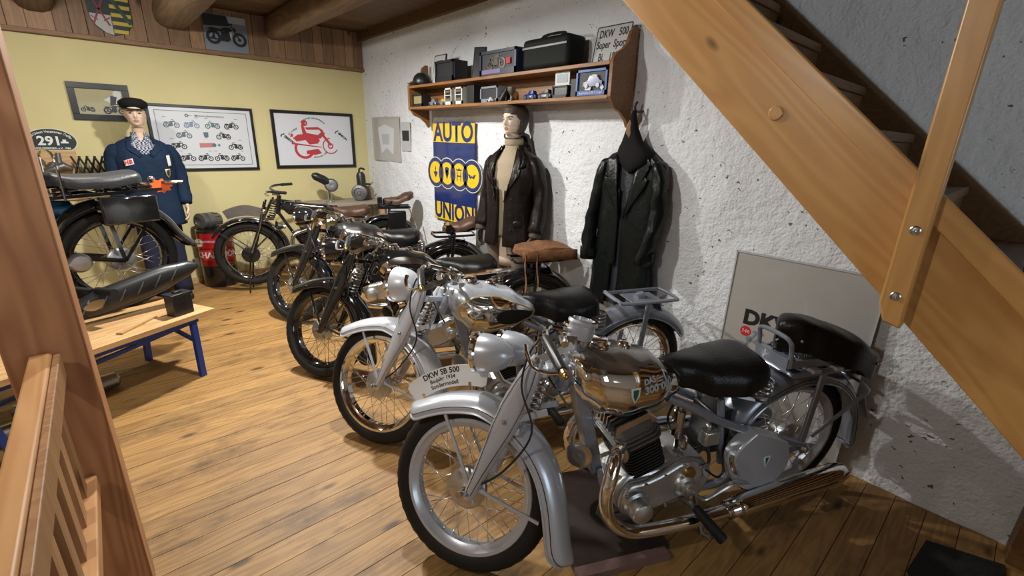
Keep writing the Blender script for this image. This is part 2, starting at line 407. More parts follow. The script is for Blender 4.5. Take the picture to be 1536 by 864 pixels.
# yellow end wall
struct(MB().box(((X0 + X1) / 2, Y1 + .05, ZC / 2), (X1 - X0 + .2, .1, ZC)).build('wall_left', 'yellow_wall'))
struct(MB().box((0.5, Y1 - .008, .03), (4.2, .016, .06)).build('baseboard_left', 'bench_wood'))
# rough plastered stone wall
def white_wall():
    mb = MB(); ny, nz = 260, 90; y0, y1 = Y0, Y1 + .02; vs = []; fs = []
    for j in range(nz + 1):
        for i in range(ny + 1):
            y = lerp(y0, y1, i / ny); z = lerp(-.05, ZC + .05, j / nz)
            p = V((y * 1.0, z, 3.7))
            d = .022 * noise.noise(p * .9) + .012 * noise.noise(p * 3.1) + .008 * noise.noise(p * 9) + .005 * noise.noise(p * 21)
            d *= min(1, .35 + abs(y1 - y))
            vs.append((wallx(y) - d * .8 + (.012 * max(0, 1 - z / .12) * -1), y, z))
    for j in range(nz):
        for i in range(ny):
            a = j * (ny + 1) + i; fs.append((a, a + ny + 1, a + ny + 2, a + 1))
    mb.add(vs, fs)
    mb.box((2.86, (Y0 + Y1) / 2, ZC / 2), (.22, Y1 - Y0 + .2, ZC + .1))
    return mb.build('wall_right', 'plaster_white', sharp=0)
struct(white_wall())
struct(MB().box(((X0 + X1) / 2, Y0 - .05, ZC / 2), (X1 - X0 + .2, .1, ZC)).build('wall_back', 'grey_wall'))
struct(MB().box((X0 - .05, (Y0 + Y1) / 2, ZC / 2), (.1, Y1 - Y0 + .2, ZC)).build('wall_far', 'grey_wall'))
wn = struct(MB().box((.55, Y0 + .012, 1.6), (1.3, .02, 1.1)).build('window_1', 'window_daylight'))
wf = MB()
for x in (-.13, .55, 1.23): wf.box((x, Y0 + .03, 1.6), (.06, .05, 1.2))
for z in (1.02, 2.18): wf.box((.55, Y0 + .03, z), (1.42, .05, .06))
wf.build('window_frame', 'box_white', wn)
# ceiling boards
ce = struct(MB().box(((X0 + X1) / 2, (Y0 + Y1) / 2, ZC + .06), (X1 - X0 + .2, Y1 - Y0 + .2, .05)).build('ceiling', 'ceiling_wood'))
cw = .19; me = MB().box((0, 0, 0), (X1 - X0 + .06, cw - .004, .03)).mesh('plank', 'ceiling_wood')
y = Y1 - cw / 2
while y > Y0:
    put('plank', me, ce, M.Translation(((X0 + X1) / 2, y, ZC + .015))); y -= cw
# three hewn beams running to the yellow wall
for (x0, x1, zb, lab) in ((-.27, -.01, 2.50, 'rounded hewn ceiling beam beside the painted shield'), (.66, .95, 2.515, 'stout hewn ceiling beam between the painted shield and the motorcycle photo'), (1.60, 1.80, 2.55, 'squared ceiling beam right of the motorcycle photo on the frieze')):
    secs = []
    for i in range(25):
        y = lerp(Y0 + .02, Y1 - .03, i / 24); wv = .012 * noise.noise(V((y * .8, x0 * 9, 0))); pts = []
        for k in range(14):
            t = 2 * pi * k / 14; cx = (x0 + x1) / 2 + wv; hx = (x1 - x0) / 2; hz = (ZC + .01 - zb) / 2
            cxp, szp = cos(t), sin(t); e = .55 if x0 > 1.5 else .75
            px = math.copysign(abs(cxp) ** e, cxp); pz = math.copysign(abs(szp) ** e, szp)
            pts.append(V((cx + hx * px, y, zb + hz + hz * pz)) + V((0, 0, .006 * noise.noise(V((y, k, x0))))))
        secs.append(pts)
    o = struct(MB().loft(secs).build('ceiling_beam', 'beam_wood'))
# frieze of upright boards above the yellow wall
fr = struct(MB().box(((X0 + X1) / 2, Y1 - .004, 2.555), (X1 - X0, .012, .44)).build('trim_1', 'stair_dark'))
x = -1.6
rng = random.Random(3)
while x < 2.66:
    wd = rng.choice((.105, .12, .14, .17)); wd = min(wd, 2.685 - x)
    top = ZC - .005
    MB().box((0, 0, 0), (wd - .004, .022, top - 2.345)).build('plank', 'frieze_wood', fr, M.Translation((x + wd / 2, Y1 - .03 + rng.uniform(-.002, .002), (top + 2.345) / 2)), bevel=.002)
    x += wd
struct(MB().box((.55, Y1 - .04, 2.355), (4.28, .055, .036)).build('trim_2', 'frieze_trim', bevel=.004))
# edge board of the ceiling along the plaster wall
struct(MB().bar((2.632, 1.55, ZC - .045), (2.66, 5.87, ZC - .045), .05, .10, side=(1, 0, 0)).build('trim_3', 'ceiling_wood'))

# ---------------------------------------------------------------- staircase
st = thing('staircase', 'varnished pine open staircase rising along the white plaster wall', 'staircase', (1.65, -1.4, 0))
def stw(p): return V(p) - V((1.65, -1.4, 0))
def zt(y): return 1.335 + .913 * y
def stringer(x0, x1, m, ytop, name):
    ya, yb = -1.46, ytop
    poly = [(ya, 0), (ya, max(.02, zt(ya))), (yb, min(zt(yb), 2.74)), (yb + .0, 2.74), ((2.74 + .352 - 1.335) / .913, 2.74), (-(1.335 - .352) / .913, 0)]
    poly = [(-1.44, 0.0), (-1.44, zt(-1.44)), ((2.74 - 1.335) / .913, 2.74), ((2.74 + .352 - 1.335) / .913, 2.74), (-(1.335 - .352) / .913, 0)]
    # split into slices so the long board keeps clean bevels
    Rm = M.Translation(stw((x0, .3, 1.4))) @ M.Rotation(atan2(.913, 1), 4, 'X')      # grain follows the pitch
    return MB().prism(poly, lambda u, v, d: stw((d, u, v)), x0, x1).xf(Rm.inverted()).build(name, m, st, Rm, bevel=.004)
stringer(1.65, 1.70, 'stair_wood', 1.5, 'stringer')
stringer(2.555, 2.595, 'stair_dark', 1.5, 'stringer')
rise = .2085 * .913
for i in range(14):
    y = -1.22 + .2085 * i; z = zt(y) - .10
    if z > 2.6: break
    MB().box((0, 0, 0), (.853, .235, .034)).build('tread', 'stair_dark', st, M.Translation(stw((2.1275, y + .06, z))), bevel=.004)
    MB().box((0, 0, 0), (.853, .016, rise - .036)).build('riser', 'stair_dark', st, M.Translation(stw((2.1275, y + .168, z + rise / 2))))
# shallow moulding along the upper edge of the near stringer, round plug and a peg
MB().bar(stw((1.640, -1.40, zt(-1.40) - .03)), stw((1.640, 1.5, zt(1.5) - .03)), .02, .062, side=(1, 0, 0)).xf((M.Translation(stw((1.64, .3, 1.4))) @ M.Rotation(atan2(.913, 1), 4, 'X')).inverted()).build('edge_moulding', 'stair_wood', st, M.Translation(stw((1.64, .3, 1.4))) @ M.Rotation(atan2(.913, 1), 4, 'X'), bevel=.004)
MB().cyl(stw((1.643, .612, 1.70)), stw((1.652, .612, 1.70)), .022, 18, bev=.003).build('plug', 'stair_wood', st)
# upright of the hand rail bolted to the stringer
up = MB().prism([(.16, 2.74), (.222, 2.74), (.222, 1.185), (.203, 1.135), (.16, 1.122)], lambda u, v, d: stw((d, u, v)), 1.598, 1.638).build('handrail_upright', 'stair_wood_z', st, bevel=.006)
for z in (1.398, 1.213):
    b = MB().lathe([(.0125, 0), (.0125, .002), (.010, .004), (.010, .001), (.0065, .001), (.0065, .005), (.003, .0055), (0, .0035)], stw((1.599, .19, z)), (-1, 0, 0), 18).build('bolt', 'steel', up)

# ---------------------------------------------------------------- big post and stair-well railing at the landing
po = tag(MB().box((0, 0, 1.37), (.168, .165, 2.74)).build('timber_post', 'post_wood', bevel=.006), 'big planed timber post carrying the ceiling beside the landing railing', 'post')
po.location = (-.204, 1.80, 0)
tag(MB().box((0, 0, .03), (.09, .05, .06)).build('floor_block', 'rail_wood', bevel=.003), 'little pine block screwed to the floor against the post foot', 'wood block').location = (-.17, 1.668, 0)
ra = thing('railing', 'pine stairwell railing with square balusters running to the big post', 'railing', (-.215, 1.7, 0))
def rl(x, y, z): return V((x + .215, y - 1.7, z))
MB().box(rl(-.214, .50, .98), (.046, 2.40, .05)).build('handrail', 'rail_wood', ra, bevel=.006)
MB().box(rl(-.183, .50, .962), (.016, 2.40, .07)).build('rail_batten', 'baluster_wood', ra, bevel=.003)
MB().box(rl(-.205, .50, .56), (.055, 2.40, .05)).build('bottom_rail', 'rail_wood', ra, bevel=.004)
MB().box(rl(-.205, .0, .268), (.05, .07, .535)).build('railing_foot', 'baluster_wood', ra, bevel=.004)
bm = MB().box((0, 0, 0), (.026, .06, .37)).mesh('baluster', 'baluster_wood')
for i in range(16): put('baluster', bm, ra, M.Translation(rl(-.212, 1.62 - .135 * i, .77)))

# black rubber mat and the boarded panel under the stair
tag(MB().prism([(2.38, -.055), (2.135, -.03), (2.05, -.062), (2.02, -.30), (2.47, -.29)], lambda u, v, d: V((u, v, d)), 0.001, .009).build('rubber_mat', 'mat_rubber'), 'worn black rubber mat lying on the boards by the white wall', 'mat')
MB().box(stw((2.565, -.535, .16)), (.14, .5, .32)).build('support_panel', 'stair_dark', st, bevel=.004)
# ---------------------------------------------------------------- motorcycles
# local frame of a bike: origin on the floor below the rear axle, x forward, y to its left, z up
def wheel(root, name, mx, R=.325, rim_r=.258, tw=.043, rimmat='silver_paint', spokes=True, smat='spoke_steel', hub='aluminium', drum=.078, nsp=36, whole=True):
    """rim (part) > tyre, hub, spokes"""
    h = tw * .86
    prof = [(rim_r, h), (rim_r + .004, h - .004), (rim_r - .006, h - .007), (rim_r - .016, h * .55), (rim_r - .026, h * .4), (rim_r - .026, -h * .4), (rim_r - .016, -h * .55), (rim_r - .006, -h + .007), (rim_r + .004, -h + .004), (rim_r, -h), (rim_r - .012, -h), (rim_r - .024, -h * .62), (rim_r - .034, -h * .45), (rim_r - .034, h * .45), (rim_r - .024, h * .62), (rim_r - .012, h)]
    o = MB().lathe(prof, ax=(0, 1, 0), n=56, closed=True).build(name, rimmat, root, mx)
    rc = (R + rim_r - .012) / 2; rr = (R - rim_r + .012) / 2; pr = []
    for k in range(18):
        t = -pi * .5 + 2 * pi * k / 18
        e = cos(t - pi / 2 + pi / 2)
        pr.append((rc + rr * sin(t), tw * (abs(cos(t)) ** .8) * (1 if cos(t) > 0 else -1)))
    MB().lathe(pr, ax=(0, 1, 0), n=84, closed=True, wob=lambda k, j: (.0022 if (k + j) % 2 else -.0012) if pr[j][0] > R - .012 else 0).build('tyre', 'rubber', o, sharp=50)
    hb = MB().lathe([(.012, -.075), (.012, -.05), (.03, -.048), (.034, -.036), (.028, -.02), (.028, .01), (drum - .012, .014), (drum, .02), (drum, .042), (drum - .008, .048), (drum - .02, .05), (.03, .054), (.014, .06), (.012, .075)], ax=(0, 1, 0), n=30)
    for k in range(6):
        a = k * pi / 3; hb.box((cos(a) * drum * .68, .051, sin(a) * drum * .68), (.012, .006, .03), M.Rotation(-a + pi / 2, 3, 'Y'))
    hb.build('hub', hub, o)
    if spokes:
        def one(sg, tw_, mb):
            a = V((.05 * cos(tw_), sg * .034, .05 * sin(tw_))) if sg < 0 else V(((drum - .012) * cos(tw_), .036, (drum - .012) * sin(tw_)))
            b = V((rim_r - .034, sg * .008, 0)); mb.cyl(a, b, .0017, 5); mb.cyl(b - (b - a).normalized() * .014, b, .0032, 5)
            return mb
        var = [(1, .75), (-1, 1.05), (1, -.75), (-1, -1.05)]
        if whole:
            ms = [one(s_, t_, MB()).mesh('spoke', smat, 0) for s_, t_ in var]
            for k in range(nsp): put('spoke', ms[k % 4], o, M.Rotation(2 * pi * k / nsp, 4, 'Y'))
        else:
            mb = MB()
            for k in range(nsp):
                q = one(*var[k % 4], MB()).xf(M.Rotation(2 * pi * k / nsp, 4, 'Y')); mb.add(q.v, q.f)
            s_ = mb.build('spokes', smat, o, sharp=0); s_['kind'] = 'stuff'
    return o
def fender(root, name, crown, hw, depth, m, mx=None, line=None, ends=(1, 1), bead=True, seg=5):
    """crown: centre line [(x,z)] with the hollow side to the right-hand normal; pressed sheet with rolled edge"""
    P = spline([(x, 0, z) for x, z in crown], seg); L = len(P); secs = []; nt = 11; edge = {1: [], -1: []}; pin = {1: [], -1: []}
    for i, p in enumerate(P):
        d = (P[min(i + 1, L - 1)] - P[max(i - 1, 0)]).normalized(); n = V((-d.z, 0, d.x))
        t = i / (L - 1); e = min(1, min(t / .10 if ends[0] else 1, (1 - t) / .09 if ends[1] else 1)); e = max(.0, e)
        e = sqrt(max(0, 1 - (1 - e) ** 2)); w_ = hw * (.22 + .78 * e); dp = depth * (.2 + .8 * e)
        sec = []
        for k in range(nt):
            a = (-1 + 2 * k / (nt - 1)) * pi / 2
            q = p + V((0, 1, 0)) * (w_ * sin(a)) + n * (dp * (1 - cos(a)) ** 1.1)
            sec.append(q)
        secs.append(sec); edge[1].append(sec[-1]); edge[-1].append(sec[0])
        for s_ in (1, -1):
            a = s_ * pi * .415; pin[s_].append(p + V((0, 1, 0)) * (w_ * sin(a) * 1.012) + n * (dp * (1 - cos(a)) ** 1.1 - .0015))
    o = MB().loft(secs, caps=False, ring=False).build(name, m, root, mx, solid=.003)
    if bead:
        b = MB()
        b.tube(edge[1] + edge[-1][::-1], .005, 6, closed=True); b.build('rolled_edge', m, o)
    if line:
        b = MB()
        for s_ in (1, -1): b.tube(pin[s_], .0017, 5)
        b.build('pinstripe', line, o)
    return o
def blade(mb, a, b, ws, th, y, mi=0):
    """pressed fork blade: ellipse sections, half widths ws along it"""
    a = V((a[0], y, a[1])); b = V((b[0], y, b[1])); d = (b - a).normalized(); u = V((0, 1, 0)).cross(d).normalized(); secs = []
    N = 14
    for i in range(N + 1):
        t = i / N; w_ = interp([(k / (len(ws) - 1), q) for k, q in enumerate(ws)], t); hh = th * (.75 if i in (0, N) else 1)
        w_ *= .8 if i in (0, N) else 1
        secs.append([a.lerp(b, t) + u * (cos(f) * w_) + V((0, 1, 0)) * (sin(f) * hh) for f in [2 * pi * k / 16 for k in range(16)]])
    mb.loft(secs, mi=mi); return u
class Tank:
    """tear-drop tank: tables over x give top, bottom and half width; superellipse sections"""
    def __init__(s, top, bot, wid, n=2.3): s.t, s.b, s.w, s.n = top, bot, wid, n
    def at(s, x): return interp(s.t, x), interp(s.b, x), interp(s.w, x)
    def y(s, x, z):
        t, b, w_ = s.at(x); c = (t + b) / 2; h = (t - b) / 2; q = min(1, abs((z - c) / max(h, 1e-5)))
        return w_ * max(0, 1 - q ** s.n) ** (1 / s.n)
    def mesh(s, x0, x1, split=None):
        mb = MB(); N = 34; K = 40; secs = []
        for i in range(N + 1):
            u = i / N; x = lerp(x0, x1, .5 - .5 * cos(pi * u)); t, b, w_ = s.at(x); c = (t + b) / 2; h = (t - b) / 2; sec = []
            e = min(1, u / .06, (1 - u) / .06); e = sqrt(max(.02, 1 - (1 - e) ** 2))
            for k in range(K):
                a = 2 * pi * k / K; ca, sa = cos(a), sin(a)
                sec.append(V((x, math.copysign(abs(ca) ** (2 / s.n), ca) * w_ * e, c + math.copysign(abs(sa) ** (2 / s.n), sa) * h * e)))
            secs.append(sec)
        mb.loft(secs)
        if split:
            for i, f in enumerate(mb.f):
                c = sum((mb.v[q] for q in f), V()) / len(f)
                if c.z > split(c.x): mb.m[i] = 1
        return mb
    def patch(s, poly, off, sd=1, rings=5):
        """surface-hugging panel inside a 2D outline (x,z)"""
        cx = sum(p[0] for p in poly) / len(poly); cz = sum(p[1] for p in poly) / len(poly); vs = []; n = len(poly); fs = []
        for r in range(rings, 0, -1):
            for x, z in poly:
                q = r / rings; x_, z_ = lerp(cx, x, q), lerp(cz, z, q); vs.append(V((x_, sd * (s.y(x_, z_) + off), z_)))
        vs.append(V((cx, sd * (s.y(cx, cz) + off), cz)))
        for r in range(rings - 1):
            for i in range(n): fs.append((r * n + i, r * n + (i + 1) % n, (r + 1) * n + (i + 1) % n, (r + 1) * n + i))
        fs += [((rings - 1) * n + i, (rings - 1) * n + (i + 1) % n, rings * n) for i in range(n)]
        return MB().add(vs, fs)
    def line(s, poly, off, r, sd=1, closed=True):
        return MB().tube([V((x, sd * (s.y(x, z) + off), z)) for x, z in poly], r, 6, closed=closed)
def outline(pts, n=5): return [(p.x, p.y) for p in spline([(x, z, 0) for x, z in pts], n, closed=True)]
def saddle(root, name, secs, m, skirt=.05, rivets=True, mx=None):
    """secs: (x, half width, z of the crown, z drop at the edge); leather top with a rolled skirt"""
    mb = MB(); S_ = []; K = 13
    xs = [q[0] for q in secs]; N = 22
    def tb(j): return sorted([(q[0], q[j]) for q in secs])
    edge = []
    for i in range(N + 1):
        x = lerp(xs[0], xs[-1], i / N); w_, z, dr = interp(tb(1), x), interp(tb(2), x), interp(tb(3), x)
        e = min(1, (i / N) / .12, (1 - i / N) / .15); e = sqrt(max(.04, 1 - (1 - e) ** 2)); w_ *= e; sec = []
        for k in range(K):
            q = -1 + 2 * k / (K - 1); sec.append(V((x, w_ * sin(q * pi / 2), z - dr * abs(q) ** 2.2 - (1 - e) * .02)))
        top = list(sec)
        lo = [V((p.x, p.y * (.97 if abs(p.y) > w_ * .5 else 1), p.z - skirt * (.35 + .65 * (abs(p.y) / max(w_, 1e-4)) ** 4))) for p in reversed(sec)]
        S_.append(top + lo); edge.append((top[0], top[-1]))
    mb.loft(S_); o = mb.build(name, m, root, mx, sharp=60)
    return o
def grip_bar(root, pts, m, mx, name='handlebar', r=.0115): return MB().tube(spline(pts, 6), r, 8).build(name, m, root, mx)
def bullet_lamp(root, name, c, r, ln, shell, rim, mx, lens='glass_lens'):
    """headlamp: parabolic shell, chrome bezel and domed lens, facing +x"""
    c = V(c)
    pr = [(0, -ln)] + [(r * sqrt(1 - (1 - i / 10) ** 2) ** .9, -ln * (1 - i / 10)) for i in range(1, 11)] + [(r, .008)]
    o = MB().lathe(pr, c, (1, 0, 0), 28).build(name, shell, root, mx)
    MB().lathe([(r, -.004), (r + .006, .002), (r + .006, .016), (r - .004, .024), (r - .008, .02)], c, (1, 0, 0), 28).build('bezel', rim, o)
    MB().lathe([(r - .006, .018), (r * .7, .03), (r * .35, .037), (0, .039)], c, (1, 0, 0), 28).build('lens', lens, o)
    return o
def rot_axis(pt, ax, ang): return M.Translation(pt) @ M.Rotation(ang, 4, ax) @ M.Translation(-V(pt))
def steer_mx(WB, deg, rake=27, off=.05, rz=.33):
    r = rad(rake); ax = V((-sin(r), 0, cos(r))); ap = V((WB, 0, rz)) - off * V((cos(r), 0, sin(r)))
    return rot_axis(ap, ax, rad(deg))
def rrect(w_, h, r, n=4):
    out = []
    for cx, cy, a0 in ((w_ / 2 - r, h / 2 - r, 0), (-w_ / 2 + r, h / 2 - r, 90), (-w_ / 2 + r, -h / 2 + r, 180), (w_ / 2 - r, -h / 2 + r, 270)):
        for k in range(n + 1):
            a = rad(a0 + 90 * k / n); out.append((cx + r * cos(a), cy + r * sin(a)))
    return out

def pressed_bike(label, rear, head, WB=1.475, steer=-40, st=None, group='vintage motorcycles in the row'):
    st = dict(dict(paint='silver_paint', paint2='silver_paint_grey', rim='silver_paint', frame='silver_paint_grey', line='pin_black', lampc='silver_paint', lamps=1, lamp=(-.09, .845, .075), fork='silver_paint',
                   tank='chrome', seat='black_leather', pillion=None, rack=True, exhaust='chrome', stay='silver_paint', engine='aluminium', cyl='cast_iron', whole=True, smat='spoke_steel', speedo=True, plate=False, lowrack=.72), **(st or {}))
    root = thing('motorcycle', label, 'motorcycle', (rear[0], rear[1], 0), rad(head), group)
    Ms = steer_mx(WB, steer); F = WB; rz = .33
    D = WB - 1.475          # shift of everything that hangs off the head stock
    # ---- wheels
    wheel(root, 'front_wheel', Ms @ M.Translation((F, 0, rz)), rimmat=st['rim'], whole=st['whole'], smat=st['smat'])
    wheel(root, 'rear_wheel', M.Translation((0, 0, rz)), rimmat=st['rim'], whole=st['whole'], smat=st['smat'])
    # ---- front mudguard
    def ff(dx, dz): return (F + dx, rz + dz)
    cr = [ff(.268, .288), ff(.235, .30), ff(.17, .325), ff(.095, .346), ff(0, .358), ff(-.07, .353), ff(-.16, .315), ff(-.24, .255), ff(-.30, .19), ff(-.345, .11), ff(-.372, .02), ff(-.385, -.06), ff(-.395, -.14), ff(-.412, -.205)]
    fd = fender(root, 'front_fender', cr, .082, .064, st['paint'], Ms, st['line'])
    for sd in (1, -1):
        y = .086 * sd
        MB().bar(ff(.085, .276)[0:1] + (.074 * sd,) + ff(.085, .276)[1:], (F - .03, y, rz + .035), .011, .007, side=(1, 0, 0)).build('fender_stay', st['stay'], fd)
        MB().bar((F - .03, y, rz + .035), (F - .300, .078 * sd, rz - .055), .011, .007, side=(0, 0, 1)).build('fender_stay', st['stay'], fd)
    # ---- fork
    top, bot = (1.192 + D, .858), (1.447 + D, .318)
    fk = None
    for sd in (1, -1):
        mb = MB(); blade(mb, top, bot, [.027, .040, .049, .045, .035, .026, .022], .019, .092 * sd)
        o = mb.build('fork_blade', st['fork'], root, Ms)
        if st['line']:
            b = MB(); a_, b_ = V((top[0], .1115 * sd, top[1])), V((bot[0], .1105 * sd, bot[1])); d = (b_ - a_).normalized(); u = V((0, 1, 0)).cross(d)
            lw = [.013, .029, .037, .034, .024, .015, .010]
            for s2 in (1, -1): b.tube([a_.lerp(b_, .04 + .92 * i / 12) + u * s2 * interp([(k / 6, q) for k, q in enumerate(lw)], i / 12) + V((0, -.0015 * sd, 0)) for i in range(13)], .0013, 4)
            b.build('pinstripe', st['line'], o)
        b = MB()
        for (x, z, r) in ((top[0] + .006, top[1] - .012, .014), (1.305 + D, .62, .011), (bot[0] - .004, bot[1] + .02, .010)):
            b.lathe([(r, 0), (r, .006), (r * .7, .012), (r * .5, .02), (0, .021)], (x, .104 * sd, z), (0, sd, 0), 12)
        b.build('bolt', 'dull_chrome', o)
        # trailing links and axle nut
        MB().bar((bot[0], .095 * sd, bot[1] + .01), (F + .0, .095 * sd, rz), .02, .012, side=(1, 0, 0)).cyl((F, .06 * sd, rz), (F, .112 * sd, rz), .012, 10).build('axle_nut', 'dull_chrome', o)
        MB().bar((1.305 + D, .108 * sd, .62), (1.16 + D, .07 * sd, .665), .022, .012, side=(0, 0, 1)).build('fork_link', st['fork'], o)
        MB().bar((top[0], .10 * sd, top[1] - .01), (1.085 + D, .05 * sd, .905), .026, .014, side=(0, 0, 1)).build('fork_link', 'dull_chrome', o)
        fk = o
    MB().spring((1.20 + D, 0, .765), (1.262 + D, 0, .60), .027, .006, 8).tube([(1.19 + D, 0, .79), (1.27 + D, 0, .575)], .009, 8).build('fork_spring', 'dull_chrome' if st['line'] else 'steel', root, Ms)
    MB().box((1.275 + D, 0, .585), (.04, .18, .03)).build('fork_bridge', st['fork'], root, Ms, bevel=.005)
    MB().box((1.19 + D, 0, .80), (.05, .17, .03)).build('fork_bridge', st['fork'], root, Ms, bevel=.005)
    MB().cyl((1.135 + D, 0, .72), (1.055 + D, 0, .885), .032, 16, bev=.006).build('head_stock', st['frame'], root)
    # ---- headlamps
    lx, lz, lr = st['lamp']
    for k in range(st['lamps']):
        yk, dx = ((.02, 0), (-.155, -.03))[k]
        hl = bullet_lamp(root, 'headlamp', (F + lx + dx + .06, yk, lz), lr, .135, st['lampc'], 'chrome', Ms)
        MB().tube([(F + lx + dx, yk, lz - lr * .8), (F + lx + dx - .03, yk * .6, lz - lr - .03), (1.25 + D, 0, .70)], .011, 8).build('bracket', 'steel', hl)
    # ---- handlebar
    hb = grip_bar(root, [(1.135 + D, .215, .935), (1.155 + D, .13, .965), (1.11 + D, .05, .955), (1.09 + D, 0, .95), (1.11 + D, -.05, .955), (1.155 + D, -.13, .965), (1.135 + D, -.215, .935)], 'chrome', Ms)
    for sd in (1, -1):
        a, b = V((1.14 + D, .205 * sd, .937)), V((1.045 + D, .345 * sd, .862))
        MB().tube([a, a.lerp(b, .05), a.lerp(b, .95), b], [.015, .0175, .0165, .0145], 12).build('grip', 'black_satin', hb)
        MB().cyl(b, b + (b - a).normalized() * .022, .012, 10, bev=.003).ball(b + (b - a).normalized() * .026, .010, 10).build('bar_end', 'brass', hb)
        MB().tube(spline([b + V((.01, -.005 * sd, -.008)), b + V((.05, -.01 * sd, -.012)), b + V((.10, -.04 * sd, -.004)), b + V((.135, -.08 * sd, .03)), b + V((.15, -.11 * sd, .05))], 4), [.008, .009, .009, .008, .009, .010], 8, flat=.6).build('lever', 'chrome' if st['fork'] != 'black_paint' else 'steel', hb)
    MB().tube(spline([(1.135 + D, .11, .955), (1.20 + D, .14, .90), (1.24 + D, .13, .76), (1.20 + D, .12, .60), (1.30 + D, .11, .45), (1.42 + D, .09, .36)], 6), .0042, 6).build('cable', 'black_satin', root, Ms)
    MB().tube(spline([(1.12 + D, -.08, .955), (1.21 + D, -.05, .93), (1.20 + D, -.02, .80), (1.10 + D, .02, .68)], 6), .0042, 6).build('cable', 'black_satin', root, Ms)
    ax = V((-sin(rad(27)), 0, cos(rad(27))))
    if st['speedo']:
        c = V((1.075 + D, .0, .925)); up_ = V((-.25, .06, 1)).normalized()
        sp = MB().lathe([(.044, 0), (.047, .004), (.047, .05), (.053, .053), (.055, .06), (.051, .068), (.044, .066)], c, up_, 26).build('speedometer', st['paint'], root, Ms)
        MB().lathe([(.045, .063), (0, .0635)], c, up_, 24).build('dial', 'gauge_face', sp)
        MB().lathe([(.050, .064), (.050, .071), (.043, .071), (.043, .064)], c, up_, 24, closed=True).build('bezel', 'chrome', sp)
    k_ = MB().ball((1.04 + D, -.01, .935), .014).cyl((1.06 + D, 0, .90), (1.045 + D, 0, .93), .02, 12)
    k_.tube([(1.12 + D, .06, .93), (1.10 + D, .10, .91)], .014, 8).tube([(1.12 + D, -.06, .93), (1.10 + D, -.10, .91)], .014, 8).box((1.10 + D, .03, .92), (.06, .04, .03)).build('steering_damper', 'dull_chrome', root, Ms)
    # ---- frame: pressed down tube, cradle and rear rails
    fr_ = MB()
    fr_.bar((1.092 + D, 0, .83), (.958 + D, 0, .33), .075, .052, side=(0, 1, 0)).bar((1.09 + D, 0, .84), (.62 + D * .5, 0, .70), .06, .05, side=(0, 1, 0))
    for sd in (1, -1):
        fr_.tube(spline([(.958 + D, .04 * sd, .36), (.92 + D, .05 * sd, .25), (.80 + D, .075 * sd, .20), (.45, .085 * sd, .20), (.36, .09 * sd, .24)], 5), .015, 8)
        fr_.bar((.36, .09 * sd, .24), (.0, .10 * sd, .335), .03, .02, side=(0, 0, 1))
        fr_.tube([(.40, .075 * sd, .30), (.45, .07 * sd, .62)], .016, 8)
    fo = fr_.build('frame', st['frame'], root, bevel=.006)
    for sd in (1, -1):
        MB().tube(spline([(.72 + D * .5, .085 * sd, .672), (.62 + D * .5, .10 * sd, .625), (.50, .105 * sd, .555), (.36, .108 * sd, .487), (.18, .11 * sd, .418), (.01, .112 * sd, .352)], 4), .0185, 10).build('rear_rail', st['frame'], fo)
        MB().lathe([(.024, -.01), (.026, 0), (.02, .012), (.011, .02), (0, .022)], (.0, .12 * sd, .335), (0, sd, 0), 12).build('axle_nut', 'steel', fo)
    # ---- rear mudguard
    cr = [(.372, .33 + .02), (.385, .43), (.352, .52), (.285, .595), (.19, .655), (.08, .692), (0, .70), (-.10, .69), (-.21, .645), (-.30, .57), (-.355, .48), (-.385, .38), (-.40, .28), (-.405, .22)]
    if st.get('shorttail'): cr = cr[:-3]
    rf = fender(root, 'rear_fender', cr, .088, .066, st['paint2'], None, st['line'])
    tx = cr[-4][0] - .02
    MB().lathe([(.03, 0), (.032, .02), (.03, .045), (.015, .056), (0, .058)], (cr[-5][0], 0, cr[-5][1] + .03), (-1, 0, .25), 16).build('tail_lamp', st['paint2'], rf)
    MB().bar((cr[-4][0] - .02, 0, cr[-4][1] + .02), (cr[-4][0] - .075, 0, cr[-4][1] - .10), .13, .004, side=(0, 1, 0)).build('number_plate', st['frame'], rf, bevel=.0015)
    # ---- fuel tank
    T = Tank([(.60, .735), (.68, .775), (.80, .845), (.92, .877), (1.03, .89), (1.11, .872)], [(.60, .705), (.68, .665), (.80, .618), (.91, .60), (1.0, .625), (1.06, .68), (1.11, .75)], [(.60, .02), (.64, .062), (.70, .108), (.80, .140), (.92, .152), (1.02, .145), (1.08, .112), (1.11, .07)])
    if D: T = Tank([(x + D, z) for x, z in T.t], [(x + D, z) for x, z in T.b], [(x + D, z) for x, z in T.w])
    tk = st['tankf'](root, T, D, st)
    # ---- filler cap and ignition switch on top
    for (x, r, h) in ((.99 + D, .036, .022), (.885 + D, .02, .016)) if st.get('caps', 1) else ():
        t_, b_, w_ = T.at(x)
        MB().lathe([(r + .008, -.006), (r + .008, .004), (r, .008), (r, h), (r - .006, h + .004), (0, h + .005)], (x, 0.0, t_ - .002), (.12, 0, 1), 20).build('filler_cap', 'chrome', tk)
